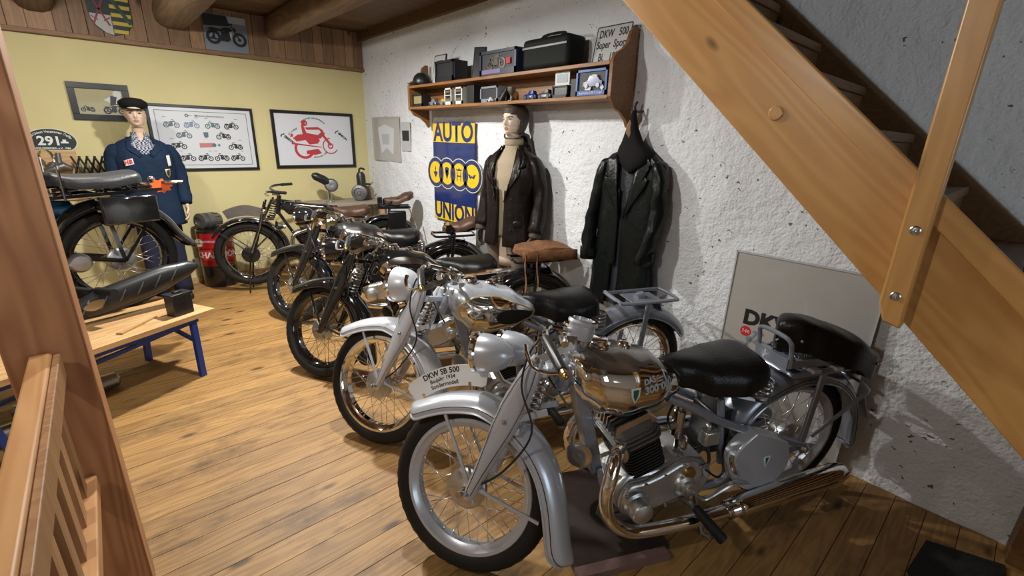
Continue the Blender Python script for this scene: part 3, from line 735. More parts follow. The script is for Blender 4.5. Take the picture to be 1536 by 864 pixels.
    # ---- saddle
    if st['seat']:
        sd_ = saddle(root, 'saddle', [(.265, .10, .78, .04), (.31, .15, .806, .06), (.41, .16, .80, .08), (.52, .13, .795, .08), (.63, .07, .80, .06), (.72, .035, .795, .035)], st['seat'])
        b = MB()
        for y in (.10, -.10): b.spring((.27, y, .60), (.27, y, .70), .026, .005, 5)
        b.tube([(.66, 0, .75), (.60, 0, .70), (.45, .05, .70), (.28, .10, .71)], .009, 6).tube([(.60, 0, .70), (.45, -.05, .70), (.28, -.10, .71)], .009, 6)
        b.tube([(.46, 0, .62), (.30, .09, .60)], .010, 6).tube([(.46, 0, .62), (.30, -.09, .60)], .010, 6).build('saddle_springs', 'steel', sd_)
        for sd in (1, -1):
            for (x, dz) in ((.30, .0), (.56, .005)): MB().ball((x, sd * (.152 if x < .4 else .082), .712 + dz + (.0 if x < .4 else .02)), .0075, 8).build('rivet', 'steel', sd_)
    # ---- rack
    if st['rack']:
        z0 = st['lowrack']; b = MB()
        b.tube(spline([(.16, .085, z0 + .012), (.11, .105, z0), (-.17, .105, z0 + .006), (-.215, .08, z0 + .008), (-.215, -.08, z0 + .008), (-.17, -.105, z0 + .006), (.11, -.105, z0), (.16, -.085, z0 + .012)], 5, closed=True), .012, 8, closed=True, flat=.7)
        rk = b.build('luggage_rack', st['paint2'] if st['line'] else 'black_paint', root)
        for sd in (1, -1):
            MB().bar((-.02, .108 * sd, z0 - .004), (.02, .118 * sd, .37), .030, .014, side=(1, 0, 0)).bar((-.075, .106 * sd, z0), (.035, .106 * sd, z0), .012, .02, side=(0, 0, 1)).build('rack_stay', st['paint2'] if st['line'] else 'black_paint', rk, bevel=.004)
        if st['line']: MB().box((-.03, 0, z0 - .004), (.20, .15, .006)).build('rack_plate', st['paint2'], rk, bevel=.002)
    # ---- engine
    eg = MB().prism([(.90 + D, .20), (.93 + D, .30), (.87 + D, .36), (.72 + D, .36), (.64 + D, .40), (.52 + D, .37), (.46 + D, .29), (.50 + D, .19), (.62 + D, .16), (.80 + D, .165)], lambda u, v, d: V((u, d, v)), -.12, .115).build('engine', st['engine'], root, bevel=.018)
    dirv = V((.36, 0, 1)).normalized(); base = V((.775 + D, 0, .355)); rt = M.Rotation(atan2(.36, 1), 3, 'Y')
    b = MB()
    for i in range(10):
        c = base + dirv * (.010 + .0145 * i); q = rrect(.175, .245, .04)
        b.prism(q, lambda u, v, d: c + rt @ V((u, v, d)), 0, .0065)
    b.prism(rrect(.14, .21, .03), lambda u, v, d: base + rt @ V((u, v, d)), 0, .16).build('cylinder_fins', st['cyl'], eg)
    b = MB(); hbase = base + dirv * .158
    for i in range(6):
        c = hbase + dirv * (.0145 * i); k2 = 1 - .05 * i
        b.prism(rrect(.20 * k2, .26 * k2, .045), lambda u, v, d: c + rt @ V((u, v, d)), 0, .008)
    b.prism(rrect(.165, .215, .03), lambda u, v, d: hbase + rt @ V((u, v, d)), 0, .078).build('cylinder_head', 'dark_alu' if st['line'] else 'cast_iron', eg)
    # upright fins running fore and aft on the head, spark plug
    b = MB()
    for i in range(9):
        y = -.10 + .025 * i; b.prism([(-.095, 0), (.095, 0), (.075, .045), (-.06, .05)], lambda u, v, d: hbase + dirv * .06 + rt @ V((u, d, v)), y - .003, y + .003)
    b.build('head_fins', 'dull_chrome' if st['line'] else 'cast_iron', eg)
    # timing cover, dynamo dome, kick-start boss
    cv = MB().prism(outline([(.905 + D, .255), (.875 + D, .325), (.80 + D, .335), (.72 + D, .36), (.64 + D, .395), (.565 + D, .375), (.53 + D, .315), (.56 + D, .26), (.66 + D, .215), (.78 + D, .185), (.88 + D, .19)], 4), lambda u, v, d: V((u, d, v)), .11, .142).build('crankcase_cover', st['engine'], eg, bevel=.012)
    MB().lathe([(.058, 0), (.056, .02), (.046, .028), (.046, .062), (.042, .072), (.028, .079), (0, .081)], (.845 + D, .14, .252), (0, 1, 0), 24).build('dynamo_cap', st['engine'], cv)
    MB().lathe([(.05, 0), (.045, .015), (.030, .022), (.030, .035), (.018, .037), (.018, .05), (0, .052)], (.625 + D, .14, .29), (0, 1, 0), 20).build('kick_boss', st['engine'], cv)
    MB().lathe([(.028, 0), (.026, .012), (.012, .014), (0, .012)], (.61 + D, .142, .345), (0, 1, 0), 16).build('oil_cap', 'brass', cv)
    scm = MB().lathe([(.0075, 0), (.0075, .007), (0, .009)], (0, 0, 0), (0, 1, 0), 8).mesh('cover_screw', 'steel')
    for x, z in ((.885, .29), (.80, .325), (.715, .35), (.635, .385), (.56, .365), (.54, .31), (.70, .205), (.80, .195)): put('cover_screw', scm, cv, M.Translation((x + D, .142, z)))
    MB().prism([(.92 + D, .165), (.975 + D, .26), (.985 + D, .19), (.94 + D, .13), (.78 + D, .125), (.76 + D, .16)], lambda u, v, d: V((u, d, v)), .10, .104).build('shield_plate', 'dark_alu', eg)
    # carburettor, intake and clutter behind the cylinder
    b = MB().cyl((.60 + D, .02, .44), (.60 + D, .02, .56), .026, 14, bev=.004).cyl((.56 + D, .02, .49), (.70 + D, .02, .49), .022, 14).cyl((.60 + D, .055, .40), (.60 + D, .055, .45), .028, 14, bev=.004).cyl((.60 + D, .02, .56), (.60 + D, .02, .585), .015, 10)
    b.build('carburettor', 'dull_chrome' if st['line'] else 'dark_alu', eg)
    MB().box((.505 + D, .10, .47), (.07, .05, .065)).cyl((.515 + D, .10, .50), (.515 + D, .10, .53), .013, 10).build('oil_pump', st['engine'], eg, bevel=.008)
    MB().tube(spline([(.51 + D, .10, .44), (.50 + D, .12, .36), (.53 + D, .12, .34)], 5), .007, 6).build('hose', 'black_satin', eg)
    MB().tube(spline([(.66 + D, .05, .50), (.70 + D, .08, .58), (.66 + D, .06, .64)], 5), .005, 6).build('hose', 'black_satin', eg)
    MB().tube(spline([(.45 + D, .10, .40), (.44, .14, .33), (.47, .15, .30), (.52 + D, .13, .33)], 5), .005, 6).build('hose', 'black_satin', eg)
    MB().box((.42, 0, .45), (.10, .14, .20)).build('battery_box', 'black_satin', eg, bevel=.012)
    # ---- horn in front of the down tube
    MB().lathe([(.012, -.05), (.03, -.04), (.034, -.01), (.05, 0), (.054, .012), (.045, .016), (.02, .01), (0, .012)], (1.045 + D, .03, .43), (.6, .8, .1), 20).build('horn', 'dull_chrome', root)
    # ---- exhaust
    ys = .195
    if st['exhaust']:
        ex = MB().tube(spline([(.90 + D, .105, .47), (.955 + D, .15, .485), (.995 + D, .19, .42), (1.005 + D, ys, .34), (.975 + D, ys, .245), (.90 + D, ys, .175), (.80 + D, ys, .152), (.64, ys, .148), (.50, ys, .155), (.40, ys, .165)], 6), .0265, 14).build('exhaust_pipe', st['exhaust'], root)
        MB().tube([(.44, ys, .162), (.42, ys, .165), (.36, ys, .175), (.0, ys, .218), (-.12, ys, .235), (-.16, ys, .241)], [.028, .036, .042, .046, .045, .036], 16).build('silencer', st['exhaust'], ex)
        for x, z, r in ((.43, .164, .038), (.385, .171, .043)): MB().tube([(x + .006, ys, z - .001), (x - .006, ys, z + .001)], r, 16).build('clamp', 'dull_chrome', ex)
        MB().tube([(.905 + D, .108, .472), (.925 + D, .125, .478)], .036, 14).build('clamp', 'dull_chrome', ex)
        # second pipe on the far side
        MB().tube(spline([(.90 + D, -.105, .47), (.975 + D, -.15, .46), (1.0 + D, -.16, .34), (.90 + D, -.165, .19), (.64, -.17, .16), (.30, -.175, .18), (-.12, -.18, .23)], 5), .027, 10).build('far_exhaust_pipe', st['exhaust'], root)
    # ---- tool box with badge, brake pedal, kick pedal, foot pegs
    tb = MB().prism(outline([(.415, .40), (.34, .485), (.30, .488), (.165, .43), (.138, .39), (.13, .29), (.215, .19), (.25, .18), (.355, .235), (.395, .29)], 4), lambda u, v, d: V((u, d, v)), .10, .165).build('tool_box', st['paint'] if st['line'] else 'black_satin', root, bevel=.008)
    MB().prism([(.265, .372), (.235, .372), (.232, .362), (.25, .318), (.268, .362)], lambda u, v, d: V((u, d, v)), .165, .1665).build('badge', 'decal_white' if st['line'] else 'steel', tb)
    MB().prism([(.2585, .366), (.2415, .366), (.25, .330)], lambda u, v, d: V((u, d, v)), .1666, .1672).build('badge_centre', 'decal_green', tb)
    MB().tube(spline([(.60 + D, .19, .275), (.56 + D, .195, .25), (.52, .20, .27), (.46, .20, .30), (.40, .195, .295), (.36, .195, .285)], 4), [.009, .009, .010, .013, .016, .014], 8, flat=.6).build('kick_pedal', 'aluminium', root)
    MB().tube(spline([(.40, .18, .33), (.43, .19, .35), (.455, .19, .40), (.46, .19, .43)], 4), .010, 8).build('gear_lever', 'dull_chrome', root)
    for sd in (1, -1):
        pg = MB().tube([(.60, .20 * sd, .22), (.595, .222 * sd, .212), (.555, .315 * sd, .165), (.552, .322 * sd, .162)], [.017, .0205, .0225, .018], 12).build('foot_peg', 'rubber', root)
        MB().tube([(.62, .09 * sd, .205), (.60, .20 * sd, .22)], .012, 8).build('peg_bracket', 'steel', pg)
    b = MB()
    for sd in (1, -1): b.tube([(.52, .09 * sd, .20), (.50, .15 * sd, .02), (.47, .165 * sd, .008)], [.012, .012, .016], 8)
    b.tube([(.51, .12, .11), (.51, -.12, .11)], .010, 8).build('centre_stand', 'steel', root)
    MB().prism(outline([(.70, .33), (.62, .42), (.40, .40), (.05, .41), (-.06, .35), (.02, .27), (.45, .22), (.66, .22)], 3), lambda u, v, d: V((u, d, v)), -.14, -.115).build('chain_case', st['frame'], root, bevel=.006)
    root['_keep'] = 0; del root['_keep']
    return root, Ms, T, tk, D

# tank finishes ---------------------------------------------------------------
def tank_chrome(root, T, D, st):
    tk = T.mesh(.60 + D, 1.11 + D, lambda x: interp([(.60, .70), (.72, .79), (.84, .826), (.96, .83), (1.04, .845), (1.11, .90)], x - D)).build('fuel_tank', ['chrome', 'taupe_paint'], root)
    return tk
def tank_panel(root, T, D, st):
    tk = T.mesh(.60 + D, 1.11 + D).build('fuel_tank', st['tankc'], root)
    ol = outline([(.655, .722), (.74, .775), (.86, .828), (.98, .838), (1.055, .805), (1.065, .755), (1.02, .695), (.93, .658), (.82, .665), (.72, .692)], 5)
    ol = [(x + D, z) for x, z in ol]
    for sd in (1, -1):
        T.patch(ol, .0018, sd).build('chrome_panel', st['panel'], tk)
        if st.get('gold'):
            T.line(ol, .002, .0042, sd).build('gold_line', 'gold_line', tk)
        kp = outline([(.665, .722), (.74, .752), (.83, .765), (.875, .742), (.875, .712), (.83, .685), (.74, .688)], 4); kp = [(x + D, z) for x, z in kp]
        mb = T.patch(kp, .006, sd, 4); n = len(kp)
        mb.add([V((x, sd * (T.y(x, z) - .002), z)) for x, z in kp], []); o = len(mb.v) - n
        for i in range(n): mb.f.append([i, (i + 1) % n, o + (i + 1) % n, o + i]); mb.m.append(0)
        mb.build('knee_pad', 'rubber', tk)
    return tk
def tank_strip(root, T, D, st):
    tk = T.mesh(.60 + D, 1.11 + D).build('fuel_tank', 'black_satin' if st.get('matt') else 'black_paint', root)
    ol = outline([(.66, .74), (.76, .80), (.88, .838), (.99, .84), (1.06, .80), (1.075, .755), (1.04, .75), (.98, .80), (.88, .805), (.77, .77)], 5); ol = [(x + D, z) for x, z in ol]
    n = len(ol)
    for sd in (1, -1):
        b = MB(); h = n // 2
        up_ = spline([(.655, .735, 0), (.76, .802, 0), (.88, .842, 0), (.985, .845, 0), (1.06, .808, 0), (1.085, .75, 0), (1.075, .72, 0)], 5)
        lo_ = spline([(.665, .731, 0), (.77, .782, 0), (.88, .806, 0), (.975, .805, 0), (1.035, .778, 0), (1.058, .74, 0), (1.06, .715, 0)], 5)
        secs = []
        for p, q in zip(up_, lo_):
            secs.append([V((lerp(p.x, q.x, t) + D, sd * (T.y(lerp(p.x, q.x, t) + D, lerp(p.y, q.y, t)) + .002), lerp(p.y, q.y, t))) for t in (0, .33, .67, 1)])
        b.loft(secs, caps=False, ring=False).build('chrome_flash', 'dull_chrome', tk)
    return tk
# ---- 1: grey one in front
b1, Ms1, T1, tk1, _ = pressed_bike('silver-grey motorcycle with chrome tank reading 300 000 and an arched name plate', (2.17, .512), 154.5, 1.475, -41,
    dict(tankf=tank_chrome, lamps=2, frame='silver_paint_grey', lowrack=.70))
# decals hug the tank side
def on_tank(T, x0, z0, tilt=0, off=.0022, sd=1):
    c_, s_ = cos(tilt), sin(tilt)
    def fn(u, v):
        x = x0 - (u * c_ - v * s_); z = z0 + u * s_ + v * c_
        return V((x, sd * (T.y(x, z) + off), z))
    return fn
lettering('300 000', .040, on_tank(T1, .800, .758, .10), 'decal_silver', tk1, bold=.0012)
lettering('DAS', .028, on_tank(T1, .842, .786, .10), 'decal_silver', tk1, bold=.001)
f_ = on_tank(T1, .838, .786, .10)
mb = MB()
for k in range(3): mb.add([f_(.03, .008 - .008 * k), f_(.075 - .012 * k, .008 - .008 * k), f_(.075 - .012 * k, .0045 - .008 * k), f_(.03, .0045 - .008 * k)], [(0, 1, 2, 3)])
mb.add([f_(-.03, -.02), f_(.05, -.02), f_(.05, -.0235), f_(-.03, -.0235)], [(0, 1, 2, 3)]); mb.build('decal_lines', 'decal_silver', tk1)
T1.patch([(x, z) for x, z in [(.925, .772), (.905, .775), (.885, .772), (.888, .738), (.905, .708), (.922, .738)]], .002).build('shield_decal', 'decal_white', tk1)
T1.patch([(x, z) for x, z in [(.917, .765), (.905, .767), (.893, .765), (.896, .740), (.905, .721), (.914, .740)]], .003).build('shield_centre', 'decal_green', tk1)
lettering('1002', .018, on_tank(T1, .908, .687, .05, .003), 'pin_black', tk1, bold=.001)
rb = spline([(.925, .636, 0), (.87, .636, 0), (.81, .648, 0), (.74, .675, 0), (.675, .700, 0)], 5)
mb = MB(); secs = []
for i, p in enumerate(rb):
    w_ = .026 * (1 - .55 * i / (len(rb) - 1)); secs.append([V((p.x, T1.y(p.x, min(p.y + w_ * t, .83)) + .0022, p.y + w_ * t)) for t in (0, .5, 1)])
mb.loft(secs, caps=False, ring=False).build('green_ribbon', 'decal_green', tk1)
lettering('DKW', .018, on_tank(T1, .875, .650, .05, .0032), 'decal_silver', tk1)
# pillion seat on its sprung bracket, grab handle
pl = saddle(b1, 'pillion_seat', [(-.33, .10, .755, .03), (-.28, .135, .785, .04), (-.15, .145, .86, .05), (-.01, .12, .905, .05), (.08, .075, .925, .04), (.15, .045, .91, .03)], 'black_leather', skirt=.10)
MB().tube(spline([(.15, .085, .73), (.155, .085, .80), (.17, .075, .85), (.175, .0, .862), (.17, -.075, .85), (.155, -.085, .80), (.15, -.085, .73)], 6), .0095, 8).build('grab_handle', 'silver_paint_grey', pl)
q = MB()
for y in (.085, -.085): q.bar((.16, y, .745), (-.10, y, .735), .035, .012, side=(0, 0, 1)).spring((.10, y * .7, .765), (-.08, y * .7, .768), .014, .004, 14)
q.box((.15, 0, .745), (.03, .17, .05)).build('pillion_bracket', 'silver_paint_grey', pl)
q = MB()
for x in (.03, -.09): q.box((x, .02, .712), (.045, .20, .018))
q.build('rack_pads', 'silver_paint', pl, bevel=.004)
for x, y, z in ((.09, .066, .835), (-.285, .134, .72)): MB().ball((x, y, z), .008, 8).build('rivet', 'steel', pl)
MB().tube(spline([(-.02, .125, .395), (-.23, .125, .545), (-.30, .11, .585), (-.305, .0, .60), (-.30, -.11, .585), (-.23, -.125, .545), (-.02, -.125, .395)], 5), .008, 8).build('tail_stay', 'silver_paint_grey', b1)
# arched name plate bolted on the front mudguard
F = 1.475; ac = V((F, 0, .33))
def arc_pt(r, a, y): return V((F + r * cos(a), y, .33 + r * sin(a)))
mb = MB(); A0, A1 = rad(48), rad(97); N = 22; secs = []
for i in range(N + 1):
    a = lerp(A0, A1, i / N); e = min(1, min(i, N - i) / 1.5); r0, r1 = .379 - .0 + (.012 if e < .5 else 0), .462 - (.014 if e < .5 else 0)
    secs.append([arc_pt(r0, a, -.002), arc_pt(r1, a, -.002), arc_pt(r1, a, .002), arc_pt(r0, a, .002)])
np_ = mb.loft(secs).build('name_plate', 'white_plate', b1, Ms1, label='white arched plate with black lettering')
def on_arc(r0, a0, y=.0026): return lambda u, v: arc_pt(r0 + v, a0 + u / r0, y)
lettering('DKW SB 500', .031, on_arc(.444, rad(70)), 'ink', np_, bold=.0009)
lettering('Baujahr 1934', .0225, on_arc(.419, rad(70)), 'ink', np_, bold=.0004)
lettering('Sondermodell', .0225, on_arc(.396, rad(70.5)), 'ink', np_, bold=.0005)
for a in (rad(55), rad(87)):
    MB().prism(rrect(.012, .022, .003), lambda u, v, d: arc_pt(.384 + v, a + u / .384, d), .002, .006).build('clip', 'chrome', np_)
# ---- 2: silver one with black knee pads
b2, Ms2, T2, tk2, _ = pressed_bike('pale silver motorcycle with round headlamp, gold-lined chrome tank panel and black knee pad', (2.245, 1.41), 153.5, 1.475, -40,
    dict(tankf=tank_panel, tankc='silver_paint', panel='chrome', gold=True, rim='chrome', paint='white_silver', fork='white_silver', stay='white_silver', lampc='white_silver', lamp=(-.14, .87, .092), speedo=False, lowrack=.735, line='silver_paint_grey', exhaust='dull_chrome', shorttail=True))
MB().tube(spline([(1.09, .03, .95), (1.03, .14, .97), (.93, .22, 1.00), (.84, .26, 1.02)], 5), .0115, 8).build('handlebar', 'chrome', b2)
# ---- 3: black, chrome flash, suede bag on the rack
BK = dict(paint='black_paint', paint2='black_paint', rim='black_paint', frame='black_paint', line=None, lampc='black_paint', fork='black_paint', stay='black_paint', engine='aluminium', whole=False, smat='steel', speedo=False, shorttail=True, exhaust='dull_chrome')
b3, Ms3, T3, tk3, _ = pressed_bike('black motorcycle with wide chrome flash on its tank and a suede bag on the rack', (2.287, 2.35), 155, 1.475, -40,
    dict(BK, tankf=tank_strip, lamp=(-.115, .868, .086), lowrack=.765))
b4, Ms4, T4, tk4, _ = pressed_bike('black motorcycle with small black headlamp and a brown pillion saddle on its rack', (2.36, 3.53), 155, 1.36, -37,
    dict(BK, tankf=tank_strip, lamp=(-.10, .93, .085), lowrack=.74, matt=1))
ps = saddle(b4, 'pillion_saddle', [(-.27, .09, .905, .03), (-.2, .125, .90, .05), (-.08, .10, .855, .05), (.02, .05, .83, .03), (.07, .03, .83, .02)], 'saddle_leather', skirt=.03)
q = MB()
for y in (.07, -.07): q.bar((.05, y, .80), (-.22, y, .80), .03, .014, side=(0, 0, 1)).spring((-.02, y, .80), (-.18, y, .83), .014, .004, 8).tube([(-.2, y, .80), (-.2, y, .87)], .008, 6)
q.box((.02, 0, .80), (.05, .16, .08)).build('pillion_bracket', 'black_paint', ps)
# ---------------------------------------------------------------- 5: veteran with girder fork against the yellow wall
def girder_bike():
    WB = 1.36; root = thing('motorcycle', 'black veteran motorcycle with girder fork, no headlamp and a brown sprung saddle', 'motorcycle', (2.27, 4.65, .068), rad(155), 'vintage motorcycles in the row')
    R = .335; Ms = steer_mx(WB, 4, rz=R)
    wheel(root, 'front_wheel', Ms @ M.Translation((WB, 0, R)), R=R, rim_r=.27, tw=.036, rimmat='black_paint', whole=False, smat='steel', hub='black_satin', drum=.085)
    wheel(root, 'rear_wheel', M.Translation((0, 0, R)), R=R, rim_r=.27, tw=.036, rimmat='black_paint', whole=False, smat='steel', hub='black_satin')
    def arc(cx, r, a0, a1, n=8): return [(cx + r * cos(rad(lerp(a0, a1, i / n))), R + r * sin(rad(lerp(a0, a1, i / n)))) for i in range(n + 1)]
    fd = fender(root, 'front_fender', arc(WB, .385, 28, 178), .062, .03, 'black_paint', Ms)
    for sd in (1, -1):
        for a in (45, 135): MB().tube([(WB + .36 * cos(rad(a)), .058 * sd, R + .36 * sin(rad(a))), (WB - .01, .075 * sd, R + .02)], .005, 6).build('fender_stay', 'black_paint', fd)
    rf = fender(root, 'rear_fender', arc(0, .385, 20, 160), .068, .035, 'black_paint')
    for sd in (1, -1):
        y = .075 * sd
        MB().tube([(WB, y, R), (WB - .105, y, .60), (1.095, y * .8, .90)], .011, 8).build('fork_leg', 'black_paint', root, Ms)
        MB().tube([(WB - .03, y, R + .02), (1.165, y * .8, .88)], .010, 8).build('fork_leg', 'black_paint', root, Ms)
        MB().tube([(WB - .02, y * 1.15, R + .03), (1.23, y * 1.1, .62), (1.18, y, .83)], .006, 6).build('brake_rod', 'dull_chrome', root, Ms)
        MB().bar((1.12, y * .9, .86), (1.055, y * .6, .88), .025, .01, side=(0, 0, 1)).build('fork_link', 'dull_chrome', root, Ms)
        MB().bar((1.175, y, .70), (1.10, y * .6, .70), .025, .01, side=(0, 0, 1)).build('fork_link', 'dull_chrome', root, Ms)
        MB().lathe([(.022, 0), (.022, .012), (.008, .02), (0, .02)], (1.18, y, .78), (0, sd, 0), 14).build('damper_knob', 'dull_chrome', root, Ms)
        # front stand hanging from the axle
        MB().tube([(WB + .0, y * 1.1, R - .01), (WB + .03, y * 1.25, .10), (WB + .05, y * 1.2, -.058)], .009, 6).build('front_stand', 'black_paint', root, Ms)
        MB().tube([(.0, y * 1.2, R - .01), (-.05, y * 1.6, .05), (-.06, y * 1.8, -.058)], .009, 6).build('rear_stand', 'black_paint', root)
    MB().spring((1.12, 0, .72), (1.085, 0, .86), .03, .006, 6).build('fork_spring', 'black_satin', root, Ms)
    q = MB(); secs = []
    for i in range(13):
        a = rad(lerp(66, 116, i / 12)); r1 = .505 - .02 * abs(i / 6 - 1); secs.append([V((WB + r_ * cos(a), y_, R + r_ * sin(a))) for r_, y_ in ((.395, -.003), (r1, -.003), (r1, .003), (.395, .003))])
    q.loft(secs).build('front_number_plate', 'galvanised', root, Ms)
    hb = grip_bar(root, [(.99, .30, 1.00), (1.08, .24, 1.0), (1.12, .12, .985), (1.06, 0, .965), (1.12, -.12, .985), (1.08, -.24, 1.0), (.99, -.30, 1.00)], 'black_paint', Ms)
    for sd in (1, -1):
        MB().tube([(1.03, .275 * sd, 1.0), (.93, .335 * sd, 1.0)], [.015, .015], 10).build('grip', 'black_satin', hb)
        MB().tube(spline([(1.09, .23 * sd, .995), (1.12, .28 * sd, .985), (1.08, .34 * sd, .975)], 4), .005, 6).build('lever', 'dull_chrome', hb)
    MB().lathe([(.03, 0), (.03, .03), (.02, .04), (0, .042)], (1.05, 0, .93), (-.3, 0, 1), 14).box((1.06, 0, .955), (.05, .12, .03)).build('steering_damper', 'dull_chrome', root, Ms)
    # diamond frame
    f_ = MB()
    f_.tube([(1.06, 0, .74), (1.03, 0, .93)], .022, 10)
    f_.tube([(1.05, 0, .88), (.50, 0, .80)], .016, 8).tube([(1.06, 0, .76), (.86, 0, .40), (.80, 0, .25)], .017, 8).tube([(.50, 0, .82), (.46, 0, .28)], .016, 8).tube([(1.04, 0, .80), (.52, 0, .66)], .014, 8)
    for sd in (1, -1): f_.tube([(.48, .03 * sd, .72), (.0, .08 * sd, R)], .011, 8).tube([(.46, .05 * sd, .28), (.0, .08 * sd, R)], .012, 8).tube([(.80, .04 * sd, .25), (.46, .05 * sd, .28)], .013, 8)
    f_.build('frame', 'black_paint', root)
    T = Tank([(.52, .80), (.60, .84), (.98, .875), (1.02, .86)], [(.52, .70), (.60, .69), (.95, .735), (1.02, .79)], [(.52, .045), (.60, .085), (.9, .085), (1.02, .04)], 4)
    tk = T.mesh(.52, 1.02).build('fuel_tank', 'black_paint', root)
    MB().lathe([(.03, 0), (.03, .02), (0, .024)], (.86, 0, .862), (0, 0, 1), 14).build('filler_cap', 'dull_chrome', tk)
    sd_ = saddle(root, 'saddle', [(.14, .07, .80, .03), (.2, .135, .825, .05), (.30, .14, .815, .06), (.42, .085, .80, .05), (.53, .04, .815, .03), (.56, .03, .815, .02)], 'saddle_leather', skirt=.03)
    q = MB()
    for y in (.08, -.08): q.spring((.20, y, .67), (.20, y, .76), .026, .005, 5).tube([(.5, 0, .74), (.2, y, .67)], .009, 6)
    q.build('saddle_springs', 'steel', sd_)
    ps = saddle(root, 'pillion_saddle', [(-.31, .09, .965, .03), (-.24, .125, .955, .05), (-.12, .095, .905, .05), (-.02, .05, .895, .03), (.02, .03, .90, .02)], 'saddle_leather', skirt=.03)
    q = MB()
    for y in (.07, -.07): q.bar((.06, y, .80), (-.26, y, .80), .03, .014, side=(0, 0, 1)).bar((.04, y, .80), (-.16, y, .90), .02, .014, side=(0, 0, 1)).bar((-.05, y, .80), (.02, y * 1.1, .36), .02, .01, side=(1, 0, 0))
    q.box((.05, 0, .85), (.05, .15, .12)).bar((-.26, -.08, .8), (-.26, .08, .8), .02, .014).build('pillion_carrier', 'black_paint', ps)
    MB().box((-.12, .125, .67), (.19, .06, .20)).build('leather_pannier', 'black_leather', root, bevel=.015)
    MB().tube([(-.25, .11, .80), (-.33, .11, .55)], .007, 6).build('carrier_stay', 'dull_chrome', root)
    eg = MB().prism(outline([(.82, .24), (.84, .34), (.70, .38), (.50, .36), (.46, .28), (.55, .2), (.72, .19)], 3), lambda u, v, d: V((u, d, v)), -.08, .08).build('engine', 'dark_alu', root, bevel=.01)
    b = MB()
    for i in range(13):
        c = V((.74 + .012 * i, 0, .37 + .016 * i)); b.lathe([(.075, 0), (.075, .006)], c, (.3, 0, 1), 18)
    b.cyl((.74, 0, .37), (.83, 0, .62), .05, 14).build('cylinder_fins', 'cast_iron', eg)
    MB().tube(spline([(.80, .06, .58), (.93, .12, .52), (.90, .14, .30), (.70, .14, .23), (.2, .14, .24), (-.2, .14, .28)], 5), [.02] * 18 + [.03] * 8, 10).build('exhaust_pipe', 'dull_chrome', root)
    MB().lathe([(.026, -.02), (.02, .0), (.05, .05), (.06, .06), (.04, .055), (0, .04)], (1.02, .06, .62), (.9, .4, .1), 16).build('horn', 'dull_chrome', root)
    return root
girder_bike()

# ---------------------------------------------------------------- low bench with the black motorcycle on it
BZ = .45; A_, B_ = V((.425, 3.52, 0)), V((-.512, 3.031, 0)); bd = (B_ - A_).normalized(); bn = V((bd.y, -bd.x, 0))
if bn.y < 0: bn = -bn
BL, BW = 2.3, .62
bang = atan2(bd.y, bd.x)
bench = thing('bench', 'low workshop bench with pine top on blue steel legs under a black motorcycle', 'bench', A_, bang)
# bench frame: x along the bench from its right end, y toward the camera is +? (left of heading) -> boards lie at -y
sgn = 1 if V((-sin(bang), cos(bang), 0)).dot(bn) > 0 else -1
nb = 5
for i in range(nb):
    yb = sgn * (BW / nb) * (i + .5)
    MB().box((BL / 2, yb, BZ - .0175), (BL, BW / nb - .004, .035)).build('plank', 'bench_wood', bench, bevel=.003)
for x in (.10, 1.15, 2.15):
    lg = []
    for y in (.05, BW - .05):
        MB().bar((x + .03, sgn * y, BZ - .035), (x + .045 * (1 if x < 1 else -1), sgn * (y + (.02 if y > .3 else -.02)), 0), .035, .03, side=(1, 0, 0)).build('leg', 'blue_steel', bench)
    MB().bar((x + .03, sgn * .06, BZ - .06), (x + .03, sgn * (BW - .06), BZ - .06), .03, .03, side=(1, 0, 0)).bar((x + .03, sgn * .06, BZ - .20), (x + .03, sgn * (BW - .06), BZ - .08), .022, .02, side=(1, 0, 0)).build('leg_brace', 'blue_steel', bench)
for y in (.05, BW - .05):
    MB().bar((.10, sgn * y, BZ - .052), (2.2, sgn * y, BZ - .052), .03, .03, side=(0, 1, 0)).build('side_rail', 'blue_steel', bench)
MB().bar((.14, sgn * .07, BZ - .07), (1.1, sgn * (BW * .5), .20), .022, .022).build('diagonal_brace', 'blue_steel', bench)

